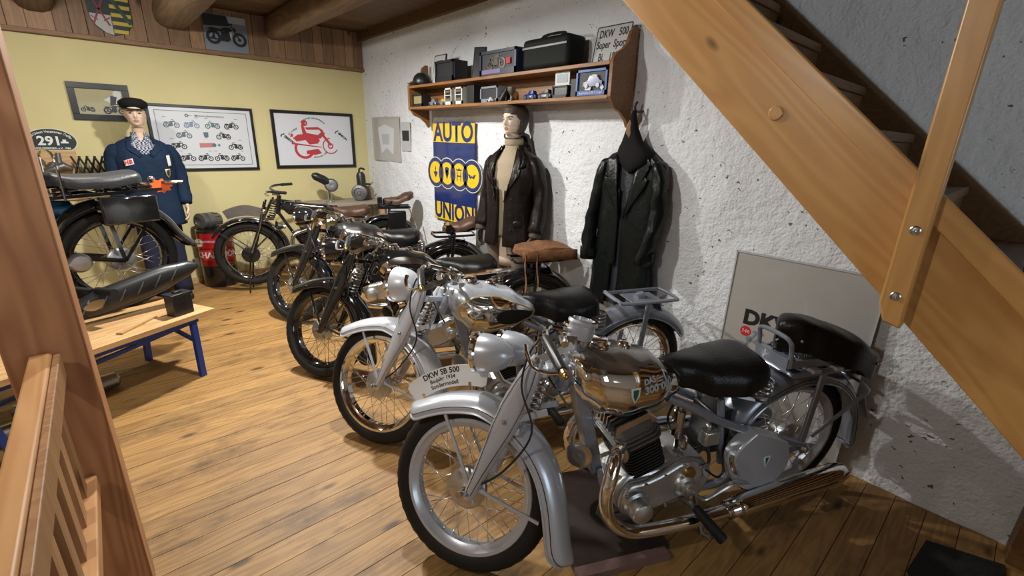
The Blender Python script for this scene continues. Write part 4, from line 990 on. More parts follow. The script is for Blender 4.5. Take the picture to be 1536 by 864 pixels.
def bench_bike():
    root = thing('motorcycle', 'black motorcycle with flat grey-black saddle and ribbed fishtail silencer standing on the bench', 'motorcycle', (.00, 3.90, BZ + .003), rad(196), 'motorcycles set up on the bench')
    R = .33; WB = 1.40
    wheel(root, 'rear_wheel', M.Translation((0, 0, R)), R=R, rim_r=.268, tw=.040, rimmat='black_paint', whole=True, smat='spoke_steel', nsp=32, hub='aluminium')
    wheel(root, 'front_wheel', M.Translation((WB, 0, R)), R=R, rim_r=.268, tw=.040, rimmat='black_paint', whole=False, smat='steel')
    def arc(cx, r, a0, a1, n=9): return [(cx + r * cos(rad(lerp(a0, a1, i / n))), R + r * sin(rad(lerp(a0, a1, i / n)))) for i in range(n + 1)]
    fender(root, 'rear_fender', arc(0, .40, 15, 160) + [(-.43, .40), (-.47, .345)], .08, .05, 'black_paint')
    fender(root, 'front_fender', arc(WB, .385, 35, 165), .07, .04, 'black_paint')
    MB().lathe([(.028, 0), (.03, .015), (.022, .04), (0, .05)], (-.465, .0, .36), (-1, 0, -.6), 14).build('tail_lamp', 'dull_chrome', root)
    for sd in (1, -1):
        MB().bar((.0, .10 * sd, R), (.05, .10 * sd, .72), .022, .012, side=(1, 0, 0)).build('carrier_stay', 'black_paint', root)
        MB().bar((.0, .10 * sd, R), (-.22, .10 * sd, .64), .018, .012, side=(1, 0, 0)).build('carrier_stay', 'black_paint', root)
        MB().tube([(.0, .095 * sd, R), (.50, .06 * sd, .46)], .014, 8).build('chain_stay', 'black_paint', root)
    MB().box((-.07, .135, .66), (.30, .08, .17)).build('tool_box', 'black_paint', root, bevel=.012)
    # carrier frame and long flat saddle
    q = MB()
    for y in (.10, -.10): q.bar((.28, y, .755), (-.28, y, .77), .02, .016, side=(0, 0, 1)).bar((.26, y, .80), (-.16, y, .815), .016, .014, side=(0, 0, 1))
    for x in (.25, .05, -.15, -.27): q.bar((x, -.1, .765), (x, .1, .765), .016, .012)
    for x in (.2, .0, -.14): q.spring((x, .08, .77), (x, .08, .83), .018, .004, 4).spring((x, -.08, .77), (x, -.08, .83), .018, .004, 4)
    q.build('carrier', 'black_paint', root)
    saddle(root, 'saddle', [(-.21, .08, .875, .03), (-.16, .135, .895, .04), (.0, .15, .878, .045), (.14, .14, .878, .045), (.26, .10, .90, .04), (.30, .06, .895, .03)], 'bench_saddle', skirt=.035)
    MB().tube(spline([(.22, .14, .74), (.22, .14, .93), (.22, .11, 1.0), (.22, 0, 1.02), (.22, -.11, 1.0), (.22, -.14, .93), (.22, -.14, .74)], 5), .007, 8).build('grab_rail', 'chrome', root)
    MB().tube(spline([(-.20, -.02, .80), (-.27, .0, .80), (-.33, .06, .81), (-.42, .08, .81)], 4), .012, 8).ball((-.27, .0, .83), .02).build('rear_bracket', 'dull_chrome', root)
    tg = MB().prism([(cos(2 * pi * k / 18) * (.07 if k % 2 else .05), sin(2 * pi * k / 18) * (.05 if k % 2 else .036)) for k in range(18)], lambda u, v, d: V((-.30 + u, .05 + d, .785 + v)), 0, .003).build('paper_tag', 'orange_tag', root)
    # frame, tank, engine further forward
    f_ = MB().tube([(1.02, 0, .92), (.55, 0, .78), (.35, 0, .75)], .02, 8).tube([(1.05, 0, .80), (.95, 0, .45), (.85, 0, .22)], .02, 8).tube([(.48, 0, .78), (.45, 0, .25), (.85, 0, .22)], .018, 8)
    f_.build('frame', 'black_paint', root)
    T = Tank([(.50, .80), (.60, .88), (.9, .93), (1.0, .91)], [(.50, .74), (.62, .72), (.9, .74), (1.0, .80)], [(.50, .05), (.62, .11), (.88, .13), (1.0, .06)])
    T.mesh(.50, 1.0).build('fuel_tank', 'black_paint', root)
    MB().tube([(.15, -.03, .675), (.17, -.03, .675), (.30, -.03, .68), (.60, -.03, .69), (.62, -.03, .69)], [.02, .048, .058, .058, .03], 18).build('oil_tank', 'petrol_blue', root, label='petrol blue cylindrical tank')
    eg = MB().prism(outline([(.84, .22), (.82, .36), (.66, .42), (.44, .38), (.36, .29), (.42, .2), (.62, .18)], 3), lambda u, v, d: V((u, d, v)), -.10, .12).build('engine', 'aluminium', root, bevel=.012)
    b = MB()
    for i in range(9): b.lathe([(.085, 0), (.085, .007)], (.72, 0, .42 + .022 * i), (0, 0, 1), 18)
    b.cyl((.72, 0, .40), (.72, 0, .62), .06, 14).build('cylinder_fins', 'cast_iron', eg)
    MB().lathe([(.06, 0), (.058, .02), (.045, .035), (0, .04)], (.22, .08, .36), (0, 1, 0), 20).build('gear_cover', 'aluminium', eg)
    MB().tube([(.36, .12, .25), (.22, .16, .20), (.17, .24, .20)], .012, 8).tube([(.20, .20, .20), (.16, .33, .20)], [.022, .024], 10).build('foot_peg', 'rubber', root)
    # fishtail silencer with raised diagonal ribs, along its left side
    ex = MB(); secs = []
    for i in range(13):
        t = i / 12; x = lerp(.42, -.36, t); zc = lerp(.075, .245, t); w_ = interp([(0, .035), (.12, .052), (.3, .062), (.8, .06), (.95, .05), (1, .03)], t); h_ = interp([(0, .035), (.12, .062), (.3, .085), (.7, .085), (.92, .055), (1, .02)], t)
        secs.append([V((x, .20 + cos(a) * w_ * .8, zc + sin(a) * h_)) for a in [2 * pi * k / 18 for k in range(18)]])
    exo = ex.loft(secs).build('silencer', 'black_satin', root)
    for k in range(6):
        t = .16 + .125 * k; x = lerp(.42, -.36, t); zc = lerp(.075, .245, t)
        MB().tube(spline([(x + .035, .232, zc - .05), (x + .01, .2485, zc - .01), (x - .012, .246, zc + .025), (x - .035, .232, zc + .058)], 3), .0042, 6).build('rib', 'dark_alu', exo)
    MB().prism(outline([(.30, .12), (.25, .155), (.19, .15), (.21, .11), (.26, .095)], 4), lambda u, v, d: V((u, d, v)), .245, .252).build('end_badge', 'dull_chrome', exo)
    MB().box((-.36, .20, .26), (.03, .03, .05)).build('silencer_clip', 'steel', exo)
    # front end, mostly hidden by the post
    Ms = steer_mx(WB, -8)
    for sd in (1, -1):
        mb = MB(); blade(mb, (1.12, .86), (1.37, .33), [.022, .03, .035, .03, .02], .016, .09 * sd); mb.build('fork_blade', 'black_paint', root, Ms)
    grip_bar(root, [(1.0, .33, .95), (1.08, .2, .98), (1.05, 0, .96), (1.08, -.2, .98), (1.0, -.33, .95)], 'chrome', Ms)
    return root
mat('bench_saddle', (.022, .023, .025), .42, bump=(90, .15))
bench_bike()
def on_bench(x, y): return A_ + bd * x + bn * y + V((0, 0, BZ))
# black battery box and a wedge of pine on the bench end
p_ = on_bench(.16, .10)
bx = thing('battery_case', 'small black battery case with lid standing on the pine bench end', 'battery', p_, bang)
MB().box((0, 0, .065), (.125, .085, .13)).build('case', 'black_satin', bx, bevel=.005)
MB().box((0, 0, .138), (.14, .098, .018)).box((0, .0, .152), (.05, .03, .012)).build('lid', 'black_satin', bx, bevel=.003)
MB().lathe([(.02, 0), (.02, .003), (.016, .003), (.016, .001), (0, .001)], (0, -.043 * sgn, .06), (0, -sgn, 0), 14).build('emblem', 'black_satin', bx)
p_ = on_bench(.40, .13)
tag(MB().prism([(-.14, -.012), (.14, -.02), (.14, .02), (-.14, .012)], lambda u, v, d: V((u, v, d)), 0, .012).build('wood_wedge', 'bench_wood'), 'thin pale pine wedge lying on the bench beside the battery case', 'wood wedge').location = p_
bpy.data.objects['wood_wedge'].rotation_euler = (0, 0, bang + .35)
# loose silencers on the floor under the bench
for (a, b, lab) in (((-.15, 3.66, .052), (-.62, 3.50, .052), 'bright metal silencer tube lying on the floor under the bench behind the post'),):
    a, b = V(a), V(b); d = b - a
    tag(MB().tube([a, a + d * .03, a + d * .2, a + d * .8, a + d * .97, b], [.03, .048, .052, .052, .046, .02], 18).build('loose_silencer', 'galvanised'), lab, 'silencer')
a, b = V((-.50, 3.30, .056)), V((-1.0, 3.12, .056)); d = b - a
tag(MB().tube([a, a + d * .03, a + d * .9, b], [.035, .054, .056, .03], 18).build('loose_silencer', 'galvanised'), 'dull metal silencer tube lying on the floor below the blue bench brace', 'silencer')


# dark board the front motorcycle stands on
bp_ = thing('drip_board', 'dark oil-stained board laid on the floor under the front motorcycle', 'board', (2.17, .512, 0), rad(154.5))
MB().box((.885, -.08, .012), (.43, .51, .022)).build('board', 'dark_board', bp_)
MB().box((.90, .2, .014), (.40, .045, .027)).build('edge_strip', 'pink_edge', bp_)
# ---------------------------------------------------------------- things on the yellow wall
WY = Y1            # wall plane
def on_y(x0, z0, d=0.0): return lambda u, v: V((x0 + u, WY - d, z0 + v))
def frame_y(name, label, cat, x0, x1, z0, z1, bar, paper, group=None, dep=.022, tilt=0):
    cx, cz = (x0 + x1) / 2, (z0 + z1) / 2
    t = thing(name, label, cat, (cx, WY - .002, cz), 0, group); t.rotation_euler = (0, tilt, 0)
    w_, h = x1 - x0, z1 - z0
    for (a, b, c, d) in ((0, h / 2 - bar / 2, w_, bar), (0, -h / 2 + bar / 2, w_, bar), (-w_ / 2 + bar / 2, 0, bar, h - 2 * bar), (w_ / 2 - bar / 2, 0, bar, h - 2 * bar)):
        MB().box((a, -dep / 2, b), (c, dep, d)).build('frame_bar', 'frame_black', t, bevel=.002)
    s = MB().box((0, -.006, 0), (w_ - bar * 1.6, .008, h - bar * 1.6)).build('print', paper, t)
    return t, s
def flat(mb_pts, y, mi=0): pass
def disc(mb, cx, cz, r, y, r0=0, n=20, mi=0, a0=0, a1=2 * pi, sx=1):
    vs = []; N = n + 1; y -= len(mb.f) * 4e-6
    for i in range(N):
        a = lerp(a0, a1, i / n); vs += [V((cx + sx * r * cos(a), y, cz + r * sin(a))), V((cx + sx * r0 * cos(a), y, cz + r0 * sin(a)))]
    mb.add(vs, [(2 * i, 2 * i + 2, 2 * i + 3, 2 * i + 1) for i in range(n)], mi)
def poly(mb, pts, y, mi=0): y -= len(mb.f) * 4e-6; mb.add([V((x, y, z)) for x, z in pts], [tuple(range(len(pts)))], mi)
def moto_print(mb, cx, cz, s, y, flip=1, fat=1.0):
    """printed side view of a motorcycle: two wheels, tank, seat, engine, fork"""
    f = lambda pts: [(cx + flip * u * s, cz + v * s) for u, v in pts]
    for wx in (-.34, .36): disc(mb, cx + flip * wx * s, cz - .12 * s, .2 * s, y, .14 * s * (2 - fat), 18); disc(mb, cx + flip * wx * s, cz - .12 * s, .05 * s, y, 0, 8)
    poly(mb, f([(-.52, .08), (-.38, .14), (-.12, .12), (-.08, .06), (-.3, .06)]), y)
    poly(mb, f([(-.1, .16), (.12, .2), (.2, .12), (.05, .05), (-.12, .08)]), y)
    poly(mb, f([(-.12, .06), (.1, .06), (.12, -.16), (-.02, -.22), (-.16, -.14)]), y)
    poly(mb, f([(.13, .28), (.17, .28), (.38, -.1), (.34, -.13)]), y)
    poly(mb, f([(.04, .3), (.2, .31), (.22, .27), (.05, .26)]), y)
    poly(mb, f([(-.5, -.12), (.05, -.18), (.05, -.22), (-.5, -.17)]), y)
    poly(mb, f([(.22, .2), (.3, .18), (.28, .1), (.2, .12)]), y)
    poly(mb, f([(-.36, .06), (-.3, .06), (-.3, -.12), (-.36, -.12)]), y)
# small photo
t, s = frame_y('framed_photo', 'small black-framed photo of a racing motorcycle rider above the mannequin cap', 'picture', -.075, .352, 1.668, 1.985, .05, 'photo_green')
mb = MB(); moto_print(mb, .085, -.055, .15, -.0105, 1, 1.2); poly(mb, [(.06, -.03), (.10, -.02), (.12, .05), (.075, .06)], -.0106); moto_print(mb, -.10, -.06, .09, -.0105, -1, 1.2); mb.build('riders', 'photo_dark', s)
mb = MB(); poly(mb, [(.02, .02), (.08, .055), (.15, .05), (.15, -.03), (.11, -.04), (.06, .0)], -.0103); disc(mb, .125, .075, .03, -.0103); mb.build('pale_ground', 'photo_pale', s)
# big poster of the model history
t, s = frame_y('framed_poster', 'wide black-framed poster with many small motorcycle pictures', 'picture', .45, 1.382, 1.20, 1.843, .026, 'paper_white')
mb = MB()
for (a, b, c, d) in ((0, .262, .80, .005), (0, -.262, .80, .005), (-.40, 0, .005, .53), (.40, 0, .005, .53)): mb.box((a, -.0105, b), (c, .001, d))
mb.build('border_line', 'paper_teal', s)
lettering('Motorradentwicklung', .03, lambda u, v: V((.06 + u, -.0106, .222 + v)), 'paper_teal', s, bold=.0006)
mb = MB(); disc(mb, -.14, .222, .016, -.0106, .006); poly(mb, [(-.13, .226), (-.085, .222), (-.13, .218)], -.0106); mb.build('wing_mark', 'paper_teal', s)
for i, (x, z, m_, fl_) in enumerate(((-.28, .14, 'paper_teal', 1), (-.11, .14, 'paper_blue', 1), (.075, .14, 'paper_teal', -1), (.245, .14, 'photo_dark', 1), (-.19, .04, 'paper_teal', 1), (.16, .035, 'photo_dark', -1), (-.25, -.065, 'photo_dark', 1), (.26, -.07, 'photo_dark', -1), (-.19, -.185, 'photo_dark', 1), (-.035, -.185, 'photo_dark', 1), (.115, -.185, 'photo_dark', -1), (.265, -.185, 'photo_dark', 1))):
    mb = MB(); moto_print(mb, x, z, .125, -.0106, fl_, 1.1); mb.build('motorcycle_picture', m_, s)
    MB().box((x + .05 * (1 if i % 2 else -1), -.0105, z + .062), (.03, .001, .006)).build('caption', 'photo_grey', s)
mb = MB(); poly(mb, [(-.02, .065), (.025, .065), (.022, .02), (.0, .005), (-.018, .02)], -.0106); mb.build('crest', 'paper_teal', s)
mb = MB(); poly(mb, [(-.07, -.045), (.05, -.04), (.05, -.085), (-.07, -.09)], -.0106); mb.build('red_panel', 'paper_pink', s)
mb = MB(); disc(mb, .06, -.063, .02, -.0107, 0, 12); poly(mb, [(.09, -.063), (.105, -.048), (.12, -.063), (.105, -.078)], -.0107); mb.build('badge', 'paper_teal', s)
# poster with the red rider
t, s = frame_y('framed_poster', 'black-framed poster with a red printed motorcycle rider', 'picture', 1.563, 2.508, 1.208, 1.848, .034, 'paper_plain')
mb = MB(); y = -.0106
disc(mb, -.14, -.10, .115, y, .085, 22, a0=rad(150), a1=rad(330)); disc(mb, .17, -.065, .095, y, .082, 24, a0=rad(90), a1=rad(330)); disc(mb, .17, -.065, .035, y, .02, 14)
poly(mb, [(-.26, .02), (-.2, .06), (-.1, .07), (-.02, .06), (.05, .0), (.02, -.04), (-.08, -.05), (-.12, .0), (-.22, -.02)], y)
poly(mb, [(-.14, .0), (.06, .02), (.12, .08), (.08, .1), (.03, .06), (-.1, .08), (-.13, .17), (-.155, .17)], y)
poly(mb, [(-.12, .14), (.04, .15), (.09, .12), (.11, .08), (.085, .075), (.05, .12), (-.09, .115)], y)
disc(mb, -.115, .19, .035, y, .018, 14); poly(mb, [(-.145, .21), (-.10, .215), (-.11, .17), (-.145, .165)], y)
poly(mb, [(-.12, -.12), (.02, -.10), (.06, -.15), (-.02, -.17), (-.12, -.16)], y); poly(mb, [(.07, .06), (.10, .07), (.19, -.05), (.165, -.065)], y)
poly(mb, [(-.28, -.03), (.06, -.075), (.06, -.085), (-.28, -.05)], y); poly(mb, [(-.29, .035), (-.27, .07), (-.25, .06), (-.26, .03)], y)
mb.build('red_rider', 'paper_red', s)
def curved(cx, cz, r, a_mid, sign=1): return lambda u, v: V((cx + (r + sign * v) * cos(a_mid - sign * u / r), y, cz + (r + sign * v) * sin(a_mid - sign * u / r)))
lettering('motorrad wanderfahrer', .032, curved(-.02, .05, .20, rad(88)), 'ink', s, bold=.0006)
lettering('37. rudolf', .032, curved(-.16, -.03, .16, rad(128)), 'ink', s, bold=.0006)
lettering('chemnitz 1991', .032, curved(-.03, .04, .235, rad(-70), -1), 'ink', s, bold=.0006)
for x, z in ((-.30, .0), (.33, .05)):
    c_, s_ = cos(rad(-38)), sin(rad(-38))
    lettering('SIMSON', .036, lambda u, v: V((x + u * c_ - v * s_, y, z + u * s_ + v * c_)), 'ink', s, bold=.002)
    q = MB()
    for du, dz in ((-.075, .055), (-.055, .062), (-.085, .04)): disc(q, x + du, z + dz, .009, y, 0, 8)
    q.build('print_dots', 'ink', s)
# oval number sign with 291
t = thing('oval_sign', 'black oval club sign with big white number 291', 'sign', (-.262, WY - .004, 1.475))
def ell(a, b, n=40): return [(a * cos(2 * pi * k / n), b * sin(2 * pi * k / n)) for k in range(n)]
def half(a, b): return [(x, max(z, -.078)) for x, z in ell(a, b)]
MB().prism(half(.172, .112), lambda u, v, d: V((u, -d, v)), 0, .006).build('plate', 'enamel_cream', t)
pl_ = MB().prism([(x, max(z, -.071)) for x, z in ell(.164, .105)], lambda u, v, d: V((u, -d, v)), .006, .0075).build('black_field', 'heraldic_black', t)
lettering('291', .105, lambda u, v: V((u - .012, -.0082, v + .002)), 'decal_white', t, bold=.003)
def on_ell(u, v):
    a = rad(90) - u / .135; return V(((.142 + v) * cos(a), -.0082, (.083 + v) * sin(a)))
lettering('Auto Union Veteranen Treffen', .027, on_ell, 'decal_white', t, bold=.0006)
lettering('ZWSCHOPAU-HOLZMINDEN e.V. 1986'[10:], .022, lambda u, v: V((u, -.0082, v - .058)), 'decal_white', t, bold=.0006)
MB().box((.085, -.0085, -.008), (.05, .001, .014)).box((.085, -.0085, .008), (.024, .001, .018)).build('car_mark', 'decal_white', t)
# pine display board with old carburettor parts
t = thing('display_board', 'pine display board carrying old carburettor parts under the oval sign', 'display board', (-.27, WY - .012, 1.18))
bo = MB().box((0, 0, 0), (.30, .02, .44)).build('board', 'board_wood', t, bevel=.002)
MB().lathe([(.05, 0), (.055, .02), (.04, .05), (.02, .06), (0, .06)], (-.02, -.01, .07), (0, -1, 0), 18).tube([(-.13, -.05, .02), (-.05, -.06, .05), (.05, -.06, .09), (.10, -.05, .06)], [.018, .034, .036, .02], 12).tube([(.02, -.05, .08), (.03, -.05, .20)], [.024, .018], 12).build('carburettor', 'dark_alu', t)
MB().lathe([(.045, 0), (.05, .01), (.05, .02), (.03, .025), (.03, .01)], (.05, -.01, -.14), (0, -1, 0), 20).build('flange_ring', 'black_satin', t)
MB().tube(spline([(-.12, -.03, .11), (-.09, -.05, .15), (-.06, -.03, .10), (-.04, -.03, .05)], 4), .008, 8).build('lever', 'steel', t)
MB().box((-.03, -.011, -.06), (.12, .002, .006)).build('caption', 'ink', t)
# coiled spring horn beside it
t = thing('spring_horn', 'black horn with a big zigzag scissor spring hanging on the yellow wall', 'horn', (.02, WY - .12, 1.27))
q = MB(); 
for i in range(4):
    x = -.15 + .052 * i; q.tube([(x - .03, 0, -.085), (x + .03, 0, .085)], .0085, 8); 
q.build('scissor_bars', 'black_satin', t)
q = MB()
for i in range(4):
    x = -.15 + .052 * i; q.tube([(x + .03, -.012, -.085), (x - .03, -.012, .085)], .0085, 8)
q.build('scissor_bars', 'black_satin', t)
MB().tube([(.03, 0, .04), (.08, 0, .0), (.12, 0, -.03)], .016, 8).build('arm', 'black_satin', t)
MB().lathe([(.045, -.03), (.05, 0), (.045, .03), (.02, .035), (0, .036)], (.125, 0, -.04), (.3, -1, .1), 18).build('bell', 'black_satin', t)
MB().cyl((.0, .0, -.07), (.0, .118, -.07), .008, 8).build('wall_pin', 'steel', t)
# shield of arms and photo on the frieze
t = thing('coat_of_arms', 'painted shield with crossed red swords and black and gold bars on the frieze', 'shield', (.34, WY - .05, 2.56))
def shield(w_, h): return [(-w_, h), (w_, h), (w_, .0)] + [(w_ * cos(a), -h * sin(a) * .95) for a in [rad(10 * k) for k in range(1, 9)]] + [(0, -h)] + [(-w_ * cos(a), -h * sin(a) * .95) for a in [rad(10 * k) for k in range(8, 0, -1)]] + [(-w_, 0)]
sh = shield(.15, .17)
MB().prism(sh, lambda u, v, d: V((u, -d, v)), -.008, .006).build('board', 'heraldic_black', t)
q = MB(); poly(q, [(-.145, -.005), (0, -.005), (0, -.162), (-.05, -.15), (-.11, -.10), (-.14, -.04)], -.0065); q.build('white_field', 'heraldic_white', t)
for k in range(5):
    z = .15 - .066 * k; x1 = .145 if z > -.03 else sqrt(max(0, 1 - (z / .17) ** 2)) * .148
    q = MB(); poly(q, [(.004, z), (x1, z), (x1 - (.006 if z < -.03 else 0), z - .03), (.004, z - .03)], -.0067); q.build('gold_bar', 'heraldic_gold', t)
q = MB().bar((.01, -.0075, .155), (.135, -.0075, -.06), .03, .002, side=(1, 0, 0)); q.build('green_bend', 'heraldic_green', t)
for s_ in (1, -1):
    MB().bar((-.072 + .055 * s_, -.0085, .16), (-.072 - .055 * s_, -.0085, -.09), .013, .002, side=(1, 0, 0)).bar((-.072 - .065 * s_, -.009, -.025), (-.072 - .02 * s_, -.009, -.055), .009, .002, side=(0, 0, 1)).build('red_sword', 'heraldic_red', t)
t = thing('photo_print', 'unframed colour photo of a dark motorcycle pinned to the frieze', 'photo', (1.235, WY - .047, 2.545))
MB().box((0, 0, 0), (.39, .006, .335)).build('sheet', 'photo_grey', t)
q = MB(); poly(q, [(-.19, .16), (.02, .16), (.04, .07), (-.19, .05)], -.0034); q.build('dark_trees', 'photo_dark', t)
q = MB(); poly(q, [(.03, .16), (.19, .16), (.19, .10), (.04, .10)], -.0034); q.build('pale_sky', 'photo_pale', t)
q = MB(); moto_print(q, .0, -.005, .33, -.0037, 1, 1.15); q.build('dark_motorcycle', 'photo_dark', t)
q = MB(); poly(q, [(-.04, .01), (.06, .02), (.04, -.05), (-.03, -.05)], -.0039); q.build('engine_patch', 'photo_pale', t)

# ---------------------------------------------------------------- things on the white wall
def on_x(y0, z0, d): return lambda u, v: V((wallx(y0) - d, y0 - u, z0 + v))
# enamel advertising sign: faces -x, text runs toward -y
t = thing('enamel_sign', 'tall yellow and blue enamel sign with four linked rings', 'sign', (wallx(3.88) - .022, 3.88, 1.255))
def sx(u, v, d): return V((-d, -u, v))
bk = [('yellow_top', 'enamel_yellow', .30, .475), ('blue_upper', 'enamel_blue', .08, .30), ('blue_lower', 'enamel_blue', -.295, .08), ('yellow_bottom', 'enamel_yellow', -.475, -.295)]
for n_, m_, a, b in bk: MB().prism([(-.355, a), (.355, a), (.355, b), (-.355, b)], sx, 0, .006).build(n_, m_, t)
MB().prism([(-.36, -.48), (.36, -.48), (.36, .48), (-.36, .48)], sx, -.003, .0).build('back_plate', 'enamel_blue', t)
lettering('AUTO', .235, lambda u, v: sx(u * 1.02, v * 1.06 + .388, .0066), 'enamel_blue', t, bold=.007)
lettering('UNION', .215, lambda u, v: sx(u * .98, v * 1.1 - .385, .0066), 'enamel_blue', t, bold=.007)
rg = []
for i, x in enumerate((-.315, -.105, .105, .315)):
    r_ = MB(); d0 = .008 + .0
    r_.prism([(x + .158 * cos(a), .155 * sin(a) + .0) for a in [2 * pi * k / 40 for k in range(40)]], sx, .0062, .0070).build('ring_border', 'enamel_cream', t)
    MB().prism([(x + .150 * cos(a), .147 * sin(a)) for a in [2 * pi * k / 40 for k in range(40)]], sx, .0070, .0076 + .0001 * i).build('ring_band', 'enamel_blue', t)
for i, x in enumerate((-.315, -.105, .105, .315)):
    MB().prism([(x + .112 * cos(a), .109 * sin(a)) for a in [2 * pi * k / 40 for k in range(40)]], sx, .0076, .0086).build('ring_field', 'enamel_yellow', t)
for i in range(3):
    x = -.21 + .21 * i
    for s_ in (1, -1):
        q = MB(); vs = []
        cx = x + .105 * s_
        for k in range(17):
            a = lerp(rad(128), rad(232), k / 16)
            if s_ < 0: a = pi - a
            vs += [sx(cx + .150 * cos(a), .147 * sin(a), .0092), sx(cx + .112 * cos(a), .109 * sin(a), .0092)]
        q.add(vs, [(2 * k, 2 * k + 2, 2 * k + 3, 2 * k + 1) for k in range(16)]).build('ring_link', 'enamel_blue', t)
def em(pts, n_='emblem', m_='enamel_blue'): q = MB(); q.add([sx(u, v, .0093) for u, v in pts], [tuple(range(len(pts)))]); q.build(n_, m_, t)
em([(-.355, .0), (-.315, .012), (-.275, .0), (-.315, -.055)]); em([(-.32, .012), (-.31, .012), (-.31, .06), (-.32, .055)]); em([(-.335, .03), (-.315, .055), (-.31, .05), (-.325, .026)])
em([(-.14, .055), (-.105, .065), (-.07, .055), (-.075, .0), (-.105, -.06), (-.135, .0)]); em([(-.128, .03), (-.105, .036), (-.082, .03), (-.105, -.04)], m_='enamel_yellow')
for x in (.075, .135): em([(x - .006, .03), (x + .006, .03), (x + .006, -.06), (x - .006, -.06)])
em([(.075, -.005), (.135, -.005), (.135, -.017), (.075, -.017)]); em([(.062, .038), (.148, .038), (.152, .06), (.128, .048), (.105, .066), (.082, .048), (.058, .06)])
em([(.25, .02), (.29, .012), (.30, -.008), (.315, .01), (.33, -.008), (.34, .012), (.38, .02), (.345, -.025), (.315, -.012), (.285, -.025)])
# two small pictures in the corner
t = thing('glass_frame', 'frameless glass picture with a folded pale pennant near the corner', 'picture', (wallx(5.32) - .016, 5.32, 1.56))
MB().prism([(-.345, -.25), (.345, -.25), (.345, .25), (-.345, .25)], sx, 0, .006).build('mount', 'paper_grey', t)
MB().prism([(-.19, .13), (0, .17), (.22, .12), (.18, -.17), (.03, -.10), (-.12, -.17)], sx, .0065, .009).build('pennant', 'paper_white', t)
MB().prism([(-.10, .06), (.10, .06), (.09, -.06), (-.08, -.06)], sx, .0092, .0096).build('pennant_print', 'photo_pale', t)
MB().cyl(sx(0, .25, .0), sx(0, .27, .0), .006, 8).build('hook', 'steel', t)
t = thing('small_picture', 'narrow white mount with a small dark photo beside the pennant frame', 'picture', (wallx(4.83) - .016, 4.83, 1.597))
MB().prism([(-.10, -.155), (.10, -.155), (.10, .155), (-.10, .155)], sx, 0, .005).build('mount', 'photo_pale', t)
MB().prism([(-.075, -.045), (.075, -.045), (.075, .065), (-.075, .065)], sx, .0052, .006).build('photo', 'photo_dark', t)
# leaning poster behind the front motorcycle
lean = atan2(.025, 1.04); px_ = 2.588
t = thing('leaning_poster', 'big grey plastic-wrapped poster leaning on the white wall behind the front motorcycle', 'poster', (px_, .687, .004)); t.rotation_euler = (0, lean, 0)
def lx(u, v, d): return V((-d, -u, v))
ps_ = MB().prism([(-.345, 0), (.345, 0), (.345, 1.04), (-.345, 1.04)], lx, 0, .006).build('sheet', 'paper_grey', t)
for (a, b, c, d) in ((-.345, 0, -.337, 1.04), (.337, 0, .345, 1.04), (-.345, 1.032, .345, 1.04), (-.345, 0, .345, .008)):
    MB().prism([(a, b), (c, b), (c, d), (a, d)], lx, -.002, .011).build('edge_strip', 'photo_pale', t)
lettering('DKW', .115, lambda u, v: lx(u - .10, v + .675, .0068), 'ink', ps_, bold=.006)
q = MB(); q.add([lx(-.215 + .03 * cos(2 * pi * k / 20), .595 + .03 * sin(2 * pi * k / 20), .0068) for k in range(20)], [tuple(range(20))]); q.build('red_seal', 'label_red', ps_)
lettering('346', .03, lambda u, v: lx(u - .215, v + .595, .0074), 'paper_white', ps_)
q = MB(); moto_print(q, 0, 0, .36, 0, -1, 1.0); q.v = [lx(p.x - .10, p.z + .50, .0068) for p in q.v]; q.build('motorcycle_print', 'photo_grey', ps_)

# ---------------------------------------------------------------- wooden wall shelf (front edge x=2.41)
sh = thing('wall_shelf', 'long brown two-tier wooden shelf with scalloped ends on the white wall', 'shelf', (2.62, 3.06, 1.86))
YA, YB = 4.28, 1.86                     # far and near ends (front faces)
def shp(x, y, z): return V((x - 2.62, y - 3.06, z - 1.86))
def end_panel(y):
    pr = [(2.63, 1.69), (2.615, 1.69), (2.59, 1.73), (2.53, 1.775), (2.46, 1.80), (2.42, 1.845), (2.405, 1.86), (2.405, 2.065), (2.43, 2.10), (2.50, 2.135), (2.545, 2.18), (2.565, 2.24), (2.60, 2.265), (2.63, 2.265)]
    MB().prism(pr, lambda u, v, d: shp(u, y + d, v), -.014, .014).build('end_panel', 'shelf_wood', sh, bevel=.004)
end_panel(YA); end_panel(YB)
for z in (1.862, 2.052): MB().box(shp(2.515, 3.07, z), (.215, YA - YB - .03, .024)).build('shelf_board', 'shelf_wood', sh, bevel=.003)
MB().box(shp(2.615, 3.07, 1.957), (.012, YA - YB - .03, .165)).build('back_board', 'shelf_wood', sh)
Z1, Z2 = 1.875, 2.065
